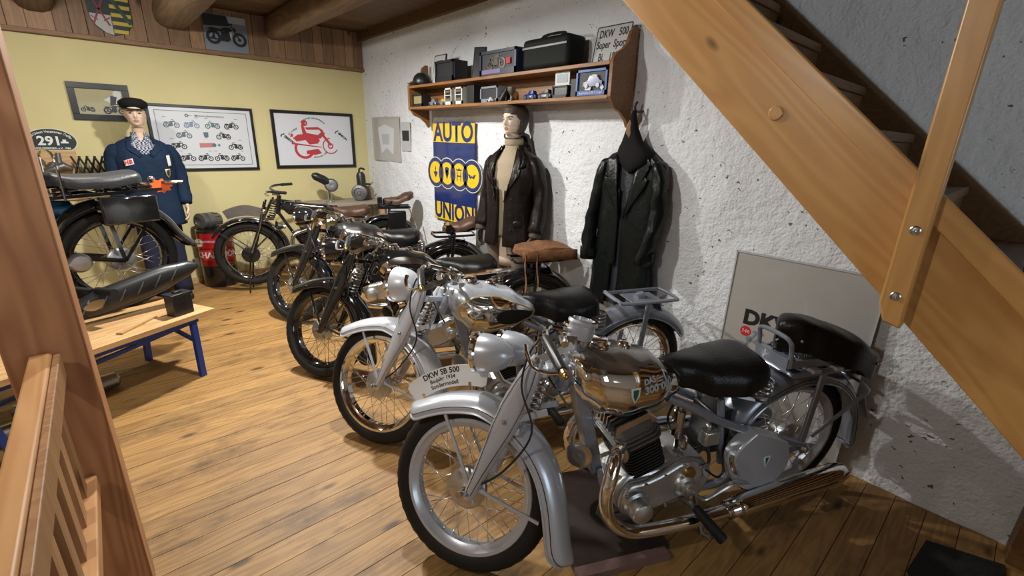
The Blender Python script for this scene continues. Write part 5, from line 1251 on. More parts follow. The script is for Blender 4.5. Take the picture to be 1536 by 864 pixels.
def model_car(name, label, x, y, z, L, m, rz=90, group='model cars on the lower shelf tier', top=None):
    """little saloon: lofted body, cabin, four wheels"""
    t = thing(name, label, 'model car', (x, y, z), rad(rz), group); w_ = L * .38; h = L * .30
    secs = []
    for u, wd, z0, z1 in ((-.5, .7, .18, .42), (-.46, .9, .12, .5), (-.3, 1, .1, .56), (.1, 1, .1, .56), (.3, .94, .1, .54), (.46, .85, .12, .46), (.5, .6, .18, .38)):
        secs.append([V((u * L, a * wd * w_ / 2, lerp(z0, z1, b) * h / .56)) for a, b in ((-1, 0), (-1, .7), (-.8, 1), (.8, 1), (1, .7), (1, 0))])
    MB().loft(secs).build('body', m, t, bevel=.0015)
    secs = [[V((u * L, a * w_ * .42, zz * h / .56)) for a, zz in ((-1, .54), (-.8, zt_), (.8, zt_), (1, .54))] for u, zt_ in ((-.34, .56), (-.26, .86), (.02, .90), (.14, .56))]
    MB().loft(secs).build('cabin', top or m, t, bevel=.0012)
    wm = MB().lathe([(.0, 0), (.10 * L, 0), (.11 * L, .01 * L), (.11 * L, .05 * L), (.10 * L, .06 * L), (0, .06 * L)], (0, -.03 * L, 0), (0, 1, 0), 14).mesh('wheel', 'black_satin')
    for u in (-.3, .3):
        for s_ in (1, -1): put('wheel', wm, t, M.Translation((u * L, s_ * w_ * .46, .11 * L)))
    return t
def show_box(name, label, y0, y1, z, h, dep, m, xf=2.425, window=True, group=None, wm=.12, inner='black_satin', cat='box'):
    """card box with a recessed clear window in its front"""
    t = thing(name, label, cat, (xf + dep / 2, (y0 + y1) / 2, z), 0, group); w_ = abs(y1 - y0)
    MB().box((.003, 0, h / 2), (dep - .006, w_, h)).build('carton', m, t, bevel=.001)
    if window:
        f = -dep / 2; b_ = h * wm
        for (cy, cz, sy, sz) in ((0, h - b_ / 2, w_, b_), (0, b_, w_, b_ * 2), (-w_ / 2 + b_ / 2, h / 2, b_, h), (w_ / 2 - b_ / 2, h / 2, b_, h)):
            MB().box((f - .001, cy, cz), (.010, sy, sz)).build('window_frame', m, t)
        MB().box((f + .0045, 0, h * .55), (.002, w_ - 2 * b_, h * .75)).build('window', inner, t)
    return t
# top tier, far to near
hm = thing('black_helmet', 'round black pudding-bowl helmet on the far end of the shelf top', 'helmet', (2.50, 4.17, Z2))
MB().lathe([(.085, 0), (.092, .01), (.09, .05), (.075, .085), (.045, .11), (0, .12)], (0, 0, 0), (0, 0, 1), 22).build('shell', 'black_satin', hm)
MB().prism([(-.06, 0), (.06, 0), (.05, -.05), (-.05, -.05)], lambda u, v, d: V((-.085 + v, u, .01 + d)), 0, .006).build('peak', 'black_satin', hm)
def easel(name, label, y0, y1, h, tilt, yaw, m):
    t = thing(name, label, 'picture', (2.50, (y0 + y1) / 2, Z2)); t.rotation_euler = (0, tilt, yaw); w_ = abs(y1 - y0)
    MB().box((0, 0, h / 2), (.012, w_, h)).build('frame', 'frame_black', t)
    MB().box((-.0065, 0, h / 2), (.002, w_ - .016, h - .016)).build('mount', m, t)
    MB().box((-.008, 0, h * .5), (.002, w_ * .55, h * .6)).build('photo', 'photo_dark', t)
    return t
easel('standing_photo', 'upright framed photo in a pale mount next to the helmet', 3.99, 3.80, .25, .16, 0, 'photo_pale')
bA = show_box('display_box', 'black model box with a dim window between two standing photos', 3.80, 3.52, Z2, .165, .15, 'box_black', 2.415, True, inner='photo_dark')
MB().box((-.072, -.13, .08), (.002, .05, .12)).build('side_print', 'box_navy', bA)
easel('standing_photo', 'slanted black-framed photo between the two model boxes', 3.34, 3.23, .25, .2, .5, 'photo_dark')
bB = show_box('display_box', 'navy model box with silver motorcycle in its window beside the dark bag', 3.15, 2.72, Z2, .17, .15, 'box_navy', 2.415, True, inner='photo_dark')
MB().box((-.0815, .07, .025), (.002, .22, .03)).build('name_strip', 'box_purple', bB)
MB().box((-.0815, -.13, .085), (.002, .045, .04)).build('pink_sticker', 'patch_red', bB)
q = MB(); moto_print(q, 0, 0, .20, 0, 1, 1.2); q.v = [V((-.0752, -p.x + .02, p.z + .10)) for p in q.v]; q.build('model', 'dull_chrome', bB)
bg = thing('dark_bag', 'dark green soft bag with handle strap on the shelf top', 'bag', (2.515, 2.45, Z2))
MB().box((0, 0, .10), (.19, .44, .20)).build('body', 'bag_dark', bg, bevel=.03)
MB().tube(spline([(0, .12, .19), (0, .09, .225), (0, -.09, .225), (0, -.12, .19)], 5), .009, 8).build('handle', 'bag_dark', bg)
MB().box((-.097, 0, .14), (.006, .42, .012)).build('zip', 'black_satin', bg)
pt = thing('number_plate', 'white number plate with black lettering leaning at the near end of the shelf top', 'number plate', (2.545, 1.995, Z2)); pt.rotation_euler = (0, .2, 0)
MB().prism(rrect(.27, .235, .014), lambda u, v, d: V((-d, -u, v + .1175)), 0, .004).build('plate', 'photo_pale', pt)
q = MB()
for (a, b, c, d) in ((0, .2305, .262, .006), (-.131, .1175, .006, .22), (.131, .1175, .006, .22)): q.box((-.0045, -a, b), (.001, c, d))
q.build('border', 'ink', pt)
for s_, v_ in (('DKW   500', .185), ('Super  Sport', .12), ('Bj.   1929', .045)):
    lettering(s_, .064, lambda u, v: V((-.0047, -u * .72, v + v_)), 'ink', pt, bold=.0016)
# lower tier, far to near
show_box('model_box', 'little dusky acrylic case with a yellow model at the far end of the lower tier', 4.24, 4.06, Z1, .11, .09, 'photo_dark', 2.43, True, inner='photo_green')
model_car('model_car', 'blue-grey model tractor with pale wheels beside the acrylic case', 2.47, 3.93, Z1, .13, 'toy_grey')
model_car('model_car', 'grey model lorry with a yellow roof standing before the cased models', 2.47, 3.77, Z1, .12, 'toy_grey', top='toy_yellow')
for k_, (ya, yb, lab) in enumerate(((3.68, 3.57, 'white-labelled model case left of the dark gap on the lower tier'), (3.52, 3.41, 'bright model case with a pale label beside the tall dark book'))):
    o = show_box('model_case', lab, ya, yb, Z1, .135, .10, 'box_white', 2.43, True, wm=.10, inner='photo_dark')
    MB().box((-.057, 0, .075), (.002, .09, .006)).build('shelf_line', 'box_white', o)
    MB().box((-.057, 0, .105), (.003, .07, .018)).build('model', 'dull_chrome', o)
    MB().box((-.057, 0, .04), (.003, .07, .018)).build('model', 'dull_chrome', o)
tag(MB().box((2.50, 3.31, Z1 + .07), (.13, .10, .14)).build('dark_book', 'box_black', bevel=.003), 'thick dark book standing between the model cases on the lower tier', 'book')
show_box('model_box', 'grey-green model box behind the small pale car on the lower tier', 3.20, 2.98, Z1, .12, .09, 'photo_grey', 2.46, True, inner='photo_dark')
model_car('model_car', 'small pale model car parked before the grey-green box', 2.435, 3.04, Z1, .075, 'toy_pale')
cp = thing('trophy', 'small dark goblet trophy in the middle of the lower shelf tier', 'trophy', (2.47, 2.83, Z1))
MB().lathe([(.03, 0), (.03, .006), (.008, .012), (.007, .04), (.02, .055), (.03, .075), (.032, .10), (.029, .10), (.018, .06)], (0, 0, 0), (0, 0, 1), 18).build('cup', 'dark_alu', cp)
tag(MB().tube(spline([(2.45, 2.93, Z1 + .014), (2.46, 2.91, Z1 + .05), (2.47, 2.89, Z1 + .09)], 4), [.03, .022, .012], 10).build('dark_figurine', 'black_satin'), 'dark slanted figurine beside the goblet trophy', 'figurine')
model_car('model_car', 'dark blue open model car with white wheels on the lower tier', 2.46, 2.60, Z1, .13, 'toy_blue')
model_car('model_car', 'black vintage model car beside the dark blue open car', 2.46, 2.45, Z1, .13, 'black_satin')
o = show_box('model_case', 'clear model case with a white picture card standing on it', 2.36, 2.22, Z1, .075, .10, 'photo_dark', 2.43, True, inner='black_satin')
o = thing('picture_card', 'white card with a small car picture standing on the model case', 'card', (2.45, 2.29, Z1 + .076))
MB().box((0, 0, .042), (.004, .13, .084)).build('card', 'box_white', o)
MB().box((-.0028, 0, .045), (.001, .10, .052)).build('car_picture', 'photo_grey', o)
show_box('model_case', 'narrow dark model case between the picture card and the blue box', 2.205, 2.14, Z1, .11, .10, 'photo_dark', 2.435, False)
o = show_box('blue_model_box', 'bright blue window box with a blue model car at the shelf end', 2.13, 1.885, Z1, .15, .11, 'box_blue', 2.412, True, wm=.09, inner='photo_dark')
lettering('Auto Union 1000 S Coupé', .017, lambda u, v: V((-.0625, -u, v + .014)), 'box_white', o, bold=.0003)
MB().prism([(0, .018), (.016, 0), (0, -.018), (-.016, 0)], lambda u, v, d: V((-.062 - d, -.09 - u, v + .042)), 0, .0012).build('diamond_mark', 'box_white', o)
MB().prism([(-.025, -.007), (.02, -.009), (.025, .008), (-.02, .009)], lambda u, v, d: V((-.062 - d, .02 - u, v + .038)), 0, .0012).build('script_mark', 'box_white', o)
q = MB()
secs = [[V((-.0655 + a * .010, -(u * .15) - .015, .05 + b * .045)) for a, b in ((0, 0), (0, zt_), (1, zt_), (1, 0))] for u, zt_ in ((-.5, .55), (-.3, .7), (-.15, 1.35), (.2, 1.4), (.35, .8), (.5, .6))]
MB().loft(secs).build('model_car_body', 'toy_blue', o)
secs = [[V((-.067 + a * .004, -(u * .15) - .015, .05 + b * .045)) for a, b in ((0, 1.25), (0, zt_), (1, zt_), (1, 1.25))] for u, zt_ in ((-.12, 1.3), (.0, 1.5), (.18, 1.48), (.25, 1.3))]
MB().loft(secs).build('model_car_roof', 'box_white', o)
for u in (-.3, .3): MB().lathe([(.014, 0), (.014, .005), (0, .006)], (-.066, -(u * .15) - .015, .055), (-1, 0, 0), 12).build('model_wheel', 'box_white', o)

# ---------------------------------------------------------------- corner table with engine parts, drum
tb = thing('corner_table', 'low grey-topped table in the corner carrying engine parts', 'table', (2.22, 5.60, 0))
mat('table_top', (.32, .28, .23), .7, var=(6, .5, (.24, .2, .16)))
MB().box((0, 0, .81), (.84, .46, .035)).build('table_top', 'table_top', tb, bevel=.004)
for x in (-.38, .38):
    for y_ in (-.19, .19): MB().box((x, y_, .396), (.05, .05, .792)).build('leg', 'bench_wood', tb)
ZT = .828
g = thing('magneto', 'black magneto with finned body tilted on its stand on the corner table', 'engine part', (2.02, 5.56, ZT))
MB().lathe([(.055, -.03), (.075, -.02), (.078, .01), (.06, .03), (.03, .035), (0, .03)], (.02, -.02, .20), (-.25, -.95, .1), 24).build('round_housing', 'dark_alu', g)
MB().tube([(.0, .0, .22), (-.06, .0, .265), (-.15, 0, .31), (-.18, 0, .325)], [.045, .05, .046, .02], 14).build('barrel', 'black_satin', g)
MB().cyl((0, 0, 0), (0, 0, .14), .022, 12).lathe([(.05, 0), (.05, .015), (.03, .02)], (0, 0, 0), (0, 0, 1), 16).build('stand', 'dull_chrome', g)
g = thing('small_engine', 'small black upright engine with hooked top and flywheel on the corner table', 'engine part', (2.40, 5.55, ZT))
MB().lathe([(.06, -.025), (.09, -.02), (.095, .0), (.09, .02), (.06, .025), (.055, .01), (.025, .012), (.02, .03), (0, .03)], (-.04, -.05, .10), (-.5, -.85, 0), 28).build('flywheel', 'dark_alu', g)
MB().tube([(.02, 0, .08), (.02, 0, .16), (.015, 0, .30), (.01, 0, .34)], [.06, .055, .055, .035], 14).build('cylinder', 'black_satin', g)
MB().tube(spline([(.0, 0, .33), (.0, 0, .37), (.03, 0, .385), (.07, 0, .37)], 5), .012, 8).tube([(.05, 0, .20), (.13, 0, .19)], .012, 8).build('hook', 'black_satin', g)
MB().prism([(.03, 0), (.13, 0), (.10, .17), (.05, .17)], lambda u, v, d: V((u, d, v)), -.03, .03).build('foot', 'saddle_leather', g)
dr = thing('oil_drum', 'black and red steel drum with lettering behind the veteran front wheel', 'drum', (.81, 5.72, 0))
dr.rotation_euler = (0, 0, 0)
R_ = .165
MB().lathe([(R_ - .006, 0), (R_, .01), (R_, .22), (R_ + .006, .225), (R_, .23), (R_, .42), (R_ + .006, .425), (R_, .43), (R_, .60), (R_ + .004, .61), (R_ - .012, .61), (R_ - .012, .595), (0, .595)], (0, 0, 0), (0, 0, 1), 36).build('barrel', 'drum_black', dr)
def drum_band(a0, a1, z0, z1, m_, off, n_):
    q = MB(); N = 22; vs = []
    for i in range(N + 1):
        a = lerp(rad(a0), rad(a1), i / N); vs += [V((cos(a) * (R_ + off), sin(a) * (R_ + off), z0)), V((cos(a) * (R_ + off), sin(a) * (R_ + off), z1))]
    q.add(vs, [(2 * i, 2 * i + 2, 2 * i + 3, 2 * i + 1) for i in range(N)]); return q.build(n_, m_, dr)
drum_band(180, 340, .235, .585, 'drum_red', .0015, 'red_band')
drum_band(188, 332, .30, .41, 'label_red', .0075, 'label')
def on_drum(zc, am, off=.0085): return lambda u, v: V((cos(rad(am) + u / R_) * (R_ + off), sin(rad(am) + u / R_) * (R_ + off), zc + v))
lettering('CHAMPION', .085, lambda u, v: on_drum(.355, 262)(u * .95, v), 'paper_white', dr, bold=.003)
lettering('CHAMPION', .03, lambda u, v: on_drum(.50, 235, .0025)(u, v), 'paper_white', dr)
g = thing('dynamo', 'grey ribbed dynamo lying on top of the drum', 'engine part', (.77, 5.72, .611))
gx = V((-.85, -.5, .05)).normalized()
MB().lathe([(.03, -.13), (.075, -.12), (.08, -.04), (.085, -.03), (.085, .02), (.07, .03), (.07, .05), (.085, .055), (.085, .09), (.07, .10), (.045, .105), (.045, .09), (.02, .085), (0, .085)], (0, 0, .086), gx, 24).build('housing', 'dark_alu', g)
q = MB()
for k in range(10):
    a = 2 * pi * k / 10; q.cyl(V((0, 0, .086)) + gx * -.1 + (frame_of(gx)[0] * cos(a) + frame_of(gx)[1] * sin(a)) * .079, V((0, 0, .086)) + gx * -.04 + (frame_of(gx)[0] * cos(a) + frame_of(gx)[1] * sin(a)) * .081, .008, 6)
q.build('ribs', 'dark_alu', g)['kind'] = 'stuff'
# ---------------------------------------------------------------- dressed mannequins and the hanging coat
class Body:
    """stack of superelliptic rings: (z, half width, half depth, forward offset); a = angle from the front, + to its left"""
    def __init__(s, secs, n=2.3, fold=0, seed=0): s.s = sorted(secs); s.n = n; s.fold = fold; s.seed = seed
    def P(s, a, z, off=0):
        w_, d, c = (interp([(q[0], q[k]) for q in s.s], z) for k in (1, 2, 3))
        ca, sa = cos(a), sin(a); e = 2 / s.n
        x = math.copysign(abs(ca) ** e, ca) * (d + off); y = math.copysign(abs(sa) ** e, sa) * (w_ + off)
        if s.fold:
            f = s.fold * (noise.noise(V((a * 1.7, z * 3.2, s.seed))) + .6 * noise.noise(V((a * 4.2 + z * 2, z * 5, s.seed + 5))))
            x += ca * f; y += sa * f
        return V((c + x, y, z))
    def mesh(s, z0, z1, nz, na=48, gap=None, caps=True):
        mb = MB(); R_ = []
        for i in range(nz + 1):
            z = lerp(z0, z1, i / nz); R_.append([s.P(2 * pi * k / na, z) for k in range(na)])
        if gap is None: return mb.loft(R_, caps)
        vs = [p for q in R_ for p in q]; fs = []
        for i in range(nz):
            z = lerp(z0, z1, (i + .5) / nz); g = gap(z)
            for k in range(na):
                a = 2 * pi * (k + .5) / na; a = a - 2 * pi if a > pi else a
                if g[0] < a < g[1]: continue
                k2 = (k + 1) % na; fs.append((i * na + k, i * na + k2, (i + 1) * na + k2, (i + 1) * na + k))
        return mb.add(vs, fs)
    def strip(s, pts, off, th=0):
        """polygon given as (angle,z) laid on the surface"""
        ca = sum(p[0] for p in pts) / len(pts); cz = sum(p[1] for p in pts) / len(pts); n = len(pts); mb = MB(); R_ = 4; vs = []; fs = []
        for r in range(R_, 0, -1): vs += [s.P(lerp(ca, a, r / R_), lerp(cz, z, r / R_), off) for a, z in pts]
        vs.append(s.P(ca, cz, off))
        for r in range(R_ - 1):
            for i in range(n): fs.append((r * n + i, r * n + (i + 1) % n, (r + 1) * n + (i + 1) % n, (r + 1) * n + i))
        fs += [((R_ - 1) * n + i, (R_ - 1) * n + (i + 1) % n, R_ * n) for i in range(n)]
        return mb.add(vs, fs)
def head_rings(zc):
    """chin height zc; rings from shoulders to crown"""
    return [(zc - .14, .075, .062, -.025), (zc - .10, .056, .054, -.022), (zc - .06, .048, .050, -.018), (zc - .02, .047, .052, -.010), (zc - .006, .044, .060, .002), (zc + .006, .038, .064, .012), (zc + .02, .050, .073, .012), (zc + .045, .059, .084, .006), (zc + .075, .066, .092, .0), (zc + .11, .071, .098, -.004), (zc + .15, .071, .099, -.008), (zc + .185, .061, .086, -.010), (zc + .21, .040, .058, -.012), (zc + .222, .018, .026, -.012), (zc + .226, .004, .005, -.012)]
def g2(u, v, a, b): return math.exp(-(u / a) ** 2 - (v / b) ** 2)
def body_mesh(name, zc, torso, parent, skin, yaw=0):
    """continuous body: torso rings, neck and a sculpted head"""
    B_ = Body(torso + head_rings(zc), 2.1); na = 64; mb = MB(); R_ = []
    zs = [lerp(torso[0][0], zc - .14, i / 14) for i in range(14)] + [zc - .14 + .366 * i / 72 for i in range(73)]
    for z in zs:
        ring = []; t = z - zc
        for k in range(na):
            a = 2 * pi * k / na; p = B_.P(a, z); y = p.y; fr = max(0, cos(a))
            if t > -.02 and fr > 0:
                d = .020 * g2(y, t - .075, .0105, .018) + .014 * g2(y, t - .095, .009, .022) + .008 * g2(y, t - .125, .03, .012)      # nose, bridge, brow
                d += .007 * g2(y, t - .047, .018, .006) + .0075 * g2(y, t - .034, .016, .006) - .004 * g2(y, t - .041, .022, .0025)   # lips
                d += .008 * g2(y, t - .010, .018, .012)                                                                          # chin
                d -= .011 * (g2(y - .031, t - .108, .014, .010) + g2(y + .031, t - .108, .014, .010))                              # eye sockets
                d += .005 * (g2(y - .031, t - .106, .009, .006) + g2(y + .031, t - .106, .009, .006))                              # eyeballs
                d += .005 * (g2(y - .042, t - .075, .016, .02) + g2(y + .042, t - .075, .016, .02))                                # cheeks
                p.x += d * fr ** .5
            if t > .04:
                for s_ in (1, -1):
                    q = g2(p.x + .005, t - .085, .011, .026)
                    if (y > 0) == (s_ > 0): p.y += s_ * .013 * q                                                                 # ears
            ring.append(p)
        R_.append(ring)
    mb.loft(R_)
    if yaw:
        for i, p in enumerate(mb.v):
            f = min(1, max(0, (p.z - (zc - .11)) / .09)); q = M.Rotation(yaw * f, 3, 'Z') @ V((p.x + .01, p.y, 0)); mb.v[i] = V((q.x - .01, q.y, p.z))
    inv = M.Rotation(-yaw, 3, 'Z')
    for i, f in enumerate(mb.f):
        if len(f) > 4: continue
        c = sum((mb.v[j] for j in f), V()) / 4; t = c.z - zc
        if t < .0: continue
        c = inv @ V((c.x + .01, c.y, c.z)); u = c.y
        if c.x < .03: continue
        if abs(u) < .022 * (1 - ((t - .0405) / .014) ** 2) and .029 < t < .052: mb.m[i] = 1
        for s_ in (1, -1):
            if ((u - s_ * .031) / .0125) ** 2 + ((t - .106) / .0058) ** 2 < 1: mb.m[i] = 2
            if abs(u - s_ * .033) < .017 and abs(t - .1235 - .002 * (1 - abs(abs(u) - .033) / .017)) < .0028: mb.m[i] = 2
    return mb.build(name, [skin, 'lips', 'eye_dark'], parent, sharp=0)
def limb(parent, name, pts, rr, m, n=12, flat=1.0, wr=0): 
    P = spline(pts, 6); mb = MB().tube(P, rr, n, flat=flat)
    if wr:
        for i, p in enumerate(mb.v): mb.v[i] = p + V((noise.noise(p * 14), noise.noise(p * 14 + V((7, 0, 0))), 0)) * wr
    return mb.build(name, m, parent, sharp=0)
def hand(parent, name, wrist, down, side, m, s_=1):
    """palm, four curled fingers and a thumb; down = finger direction, side = toward the thumb"""
    w_ = V(wrist); d = V(down).normalized(); t = (V(side) - d * V(side).dot(d)).normalized(); n = d.cross(t); mb = MB()
    secs = []
    for k, (l, hw, hh) in enumerate(((-.01, .026, .020), (.02, .034, .018), (.06, .041, .016), (.085, .040, .013), (.092, .034, .008))):
        secs.append([w_ + d * l + t * (hw * cos(a)) + n * (hh * sin(a)) for a in [2 * pi * j / 14 for j in range(14)]])
    mb.loft(secs)
    for i, (o, L_) in enumerate(((.030, .068), (.011, .076), (-.010, .071), (-.029, .056))):
        b = w_ + d * .08 + t * o
        mb.tube(spline([b, b + d * L_ * .45 + n * .006 * s_, b + d * L_ * .8 + n * .02 * s_, b + d * L_ * .95 + n * .036 * s_], 3), [.0098, .0095, .0088, .0075], 8)
    b = w_ + d * .028 + t * .030
    mb.tube(spline([b, b + d * .025 + t * .022, b + d * .055 + t * .028 + n * .012 * s_, b + d * .073 + t * .022 + n * .022 * s_], 3), [.013, .0115, .010, .008], 8)
    return mb.build(name, m, parent, sharp=0)
# ---- mannequin in the blue work coat
m1 = thing('mannequin', 'mannequin in blue work coat, checked shirt and black cap by the yellow wall', 'mannequin', (.34, 5.46, 0), rad(-86))
zc = 1.625
body_mesh('body', zc, [(.60, .12, .09, 0), (.9, .15, .10, 0), (1.1, .13, .095, 0), (1.35, .165, .105, 0), (1.44, .15, .09, -.01)], m1, 'skin', -.12)
J1 = Body([(.74, .225, .155, 0), (.85, .215, .15, 0), (1.05, .198, .135, 0), (1.2, .205, .135, 0), (1.34, .215, .13, 0), (1.42, .212, .112, -.005), (1.475, .175, .09, -.015), (1.525, .095, .07, -.02), (1.545, .07, .066, -.02)], 2.5, .008, 3)
J1.mesh(.74, 1.53, 44, 56, lambda z: (-interp([(1.36, .0), (1.40, .12), (1.53, .75)], z), interp([(1.36, .0), (1.40, .12), (1.53, .75)], z))).build('work_coat', 'work_blue', m1, solid=.006, sharp=0)
SH = Body([(1.28, .15, .115, .0), (1.42, .15, .105, -.005), (1.50, .09, .075, -.018), (1.55, .062, .066, -.02), (1.575, .058, .064, -.02)], 2.2)
shm = bpy.data.materials.new('check_shirt'); shm.use_nodes = True; MT['check_shirt'] = shm
nt = shm.node_tree; ck = nt.nodes.new('ShaderNodeTexChecker'); ck.inputs['Scale'].default_value = 75; ck.inputs[1].default_value = (.35, .37, .42, 1); ck.inputs[2].default_value = (.02, .025, .06, 1)
tcn = nt.nodes.new('ShaderNodeTexCoord'); nt.links.new(tcn.outputs['Object'], ck.inputs['Vector']); nt.links.new(ck.outputs[0], nt.nodes['Principled BSDF'].inputs['Base Color']); nt.nodes['Principled BSDF'].inputs['Roughness'].default_value = .9
SH.mesh(1.30, 1.575, 16, 40, lambda z: (-interp([(1.48, 0), (1.575, .55)], z), interp([(1.48, 0), (1.575, .55)], z))).build('shirt', 'check_shirt', m1, solid=.004, sharp=0)
for sd in (1, -1):
    J1.strip([(.05 * sd, 1.385), (.14 * sd, 1.36), (.52 * sd, 1.43), (.62 * sd, 1.47), (.95 * sd, 1.535), (.78 * sd, 1.54), (.40 * sd, 1.47)], .010).build('lapel', 'work_blue', m1, solid=.005, sharp=0)
    limb(m1, 'sleeve', [(-.01, .145 * sd, 1.44), (-.01, .20 * sd, 1.395), (-.015, .238 * sd, 1.25), (.0, .252 * sd, 1.08), (.06, .235 * sd, .93)], [.04, .066, .064, .058, .055, .054], 'work_blue', 14, 1, .012)
    hand(m1, 'hand', (.065, .243 * sd, .915), (.3, -.05 * sd, -1), (1, -.1 * sd, 0), 'skin', sd)
    limb(m1, 'trouser_leg', [(0, .085 * sd, .95), (0, .095 * sd, .55), (-.01, .10 * sd, .06)], [.095, .085, .075, .08], 'trouser_blue', 14, 1, .008)
    MB().box((.04, .10 * sd, .03), (.25, .085, .06)).build('shoe', 'black_satin', m1, bevel=.02)
J1.strip([(-.72, 1.335), (-.38, 1.355), (-.36, 1.305), (-.70, 1.285)], .012).build('chest_patch', 'patch_white', m1, solid=.002)
def onb(B_, a0, z0, off, k=1): return lambda u, v: B_.P(a0 + u * k, z0 + v, off)
for ch, du in (('H', -.016), ('B', .017)): lettering(ch, .045, lambda u, v: J1.P(-.54 + (u + du) * 4.6, 1.32 + v + (u + du) * .2, .0145), 'patch_red', m1, bold=.003)
J1.strip([(.60, 1.375), (.78, 1.38), (.80, 1.285), (.62, 1.28)], .014).build('pocket_label', 'patch_white', m1, solid=.002)
J1.strip([(.46, 1.255), (.70, 1.26), (.68, 1.205), (.58, 1.175), (.49, 1.205)], .013).build('crest_patch', 'gold_line', m1, solid=.002)
J1.strip([(.50, 1.247), (.66, 1.25), (.65, 1.21), (.58, 1.188), (.52, 1.21)], .0155).build('crest_centre', 'heraldic_black', m1, solid=.001)
MB().ball(J1.P(.02, 1.17, .006), .008, 8).build('button', 'steel', m1)
cp = MB(); secs = []
for z, rx, ry, c in ((1.763, .098, .084, -.01), (1.775, .106, .092, -.012), (1.80, .122, .106, -.012), (1.825, .118, .104, -.016), (1.845, .085, .076, -.02), (1.85, .01, .01, -.02)):
    secs.append([V((c + cos(a) * rx, sin(a) * ry, z + .012 * cos(a))) for a in [2 * pi * k / 28 for k in range(28)]])
cpo = cp.loft(secs).build('cap', 'cap_cloth', m1, M.Rotation(-.12, 4, 'Z'), sharp=0)
MB().prism([(.085 * cos(a) + (.05 if abs(a) < 1.3 else 0) * cos(a), .088 * sin(a)) for a in [rad(-75 + 10 * k) for k in range(16)]] + [(.07 * cos(a), .08 * sin(a)) for a in [rad(75 - 10 * k) for k in range(16)]], lambda u, v, d: V((u, v, 1.766 + d - .1 * max(0, u - .07))), 0, .006).build('visor', 'black_leather', cpo)
# ---- mannequin in the brown leather jacket
m2 = thing('mannequin', 'mannequin in brown leather jacket, beige rollneck and flying hood before the white wall', 'mannequin', (2.475, 2.80, 0), rad(192))
zc = 1.635
body_mesh('body', zc, [(.60, .12, .09, 0), (.9, .15, .10, 0), (1.1, .13, .095, 0), (1.35, .165, .105, 0), (1.44, .15, .09, -.01)], m2, 'skin_pale', -.05)
SW = Body([(.85, .16, .115, 0), (1.1, .16, .115, 0), (1.30, .18, .125, 0), (1.42, .17, .11, -.005), (1.49, .11, .085, -.015), (1.53, .072, .07, -.018), (1.60, .062, .066, -.016), (1.615, .066, .069, -.014)], 2.2, .003, 9)
SW.mesh(.85, 1.612, 30, 44).build('rollneck', 'knit_beige', m2, sharp=0)
J2 = Body([(.78, .225, .165, 0), (1.0, .20, .15, 0), (1.15, .205, .145, 0), (1.33, .23, .14, 0), (1.43, .215, .12, -.005), (1.48, .165, .098, -.015), (1.52, .105, .08, -.022), (1.56, .085, .078, -.025)], 2.5, .010, 21)
gp = lambda z: (interp([(.78, -.12), (1.12, -.10), (1.2, -.12), (1.36, -.30), (1.56, -.85)], z), interp([(.78, .10), (1.12, .10), (1.2, .14), (1.36, .42), (1.56, .95)], z))
J2.mesh(.78, 1.555, 44, 60, gp).build('leather_jacket', 'brown_leather', m2, solid=.008, sharp=0)
for sd in (1, -1):
    J2.strip([(.11 * sd, 1.13), (.20 * sd, 1.20), (.62 * sd, 1.335), (.68 * sd, 1.385), (.58 * sd, 1.40), (.84 * sd, 1.50), (.70 * sd, 1.54), (.34 * sd, 1.36)], .014).build('lapel', 'brown_leather', m2, solid=.008, sharp=0)
    J2.strip([(.60 * sd, 1.385), (.86 * sd, 1.40), (1.05 * sd, 1.50), (1.3 * sd, 1.545), (.85 * sd, 1.55)], .012).build('collar', 'brown_leather', m2, solid=.008, sharp=0)
    limb(m2, 'sleeve', [(-.01, .15 * sd, 1.445), (-.01, .205 * sd, 1.40), (-.02, .25 * sd, 1.25), (.0, .27 * sd, 1.08), (.05, .268 * sd, .90)], [.04, .068, .068, .061, .060, .062], 'brown_leather', 14, 1, .014)
    hand(m2, 'glove', (.06, .272 * sd, .885), (.25, -.05 * sd, -1), (1, -.15 * sd, 0), 'glove_leather', sd)
    MB().tube([(.035, .277 * sd, .95), (.055, .274 * sd, .885), (.062, .272 * sd, .865)], [.052, .05, .046], 14).build('glove_cuff', 'glove_leather', m2)
    limb(m2, 'breeches_leg', [(0, .09 * sd, .95), (.01, .12 * sd, .70), (0, .10 * sd, .45), (-.01, .10 * sd, .06)], [.105, .118, .09, .07, .06, .06], 'breeches', 14, 1, .010)
    MB().box((.04, .10 * sd, .03), (.25, .085, .06)).build('shoe', 'black_satin', m2, bevel=.02)
    for z in (1.16, 1.03, .92):
        MB().lathe([(.010, 0), (.010, .003), (0, .005)], J2.P(.34 * sd + .05, z, .006), J2.P(.34 * sd + .05, z, .1) - J2.P(.34 * sd + .05, z, 0), 12).build('button', 'black_satin', m2)
J2.strip([(.55, .985), (.95, .995), (.95, .945), (.55, .935)], .010).build('pocket_flap', 'brown_leather', m2, solid=.006, sharp=0)
MB().lathe([(.060, 0), (.072, .006), (.076, .025), (.073, .045), (.064, .05)], (-.014, 0, 1.555), (0.05, 0, 1), 28).build('rollneck_fold', 'knit_beige', m2)
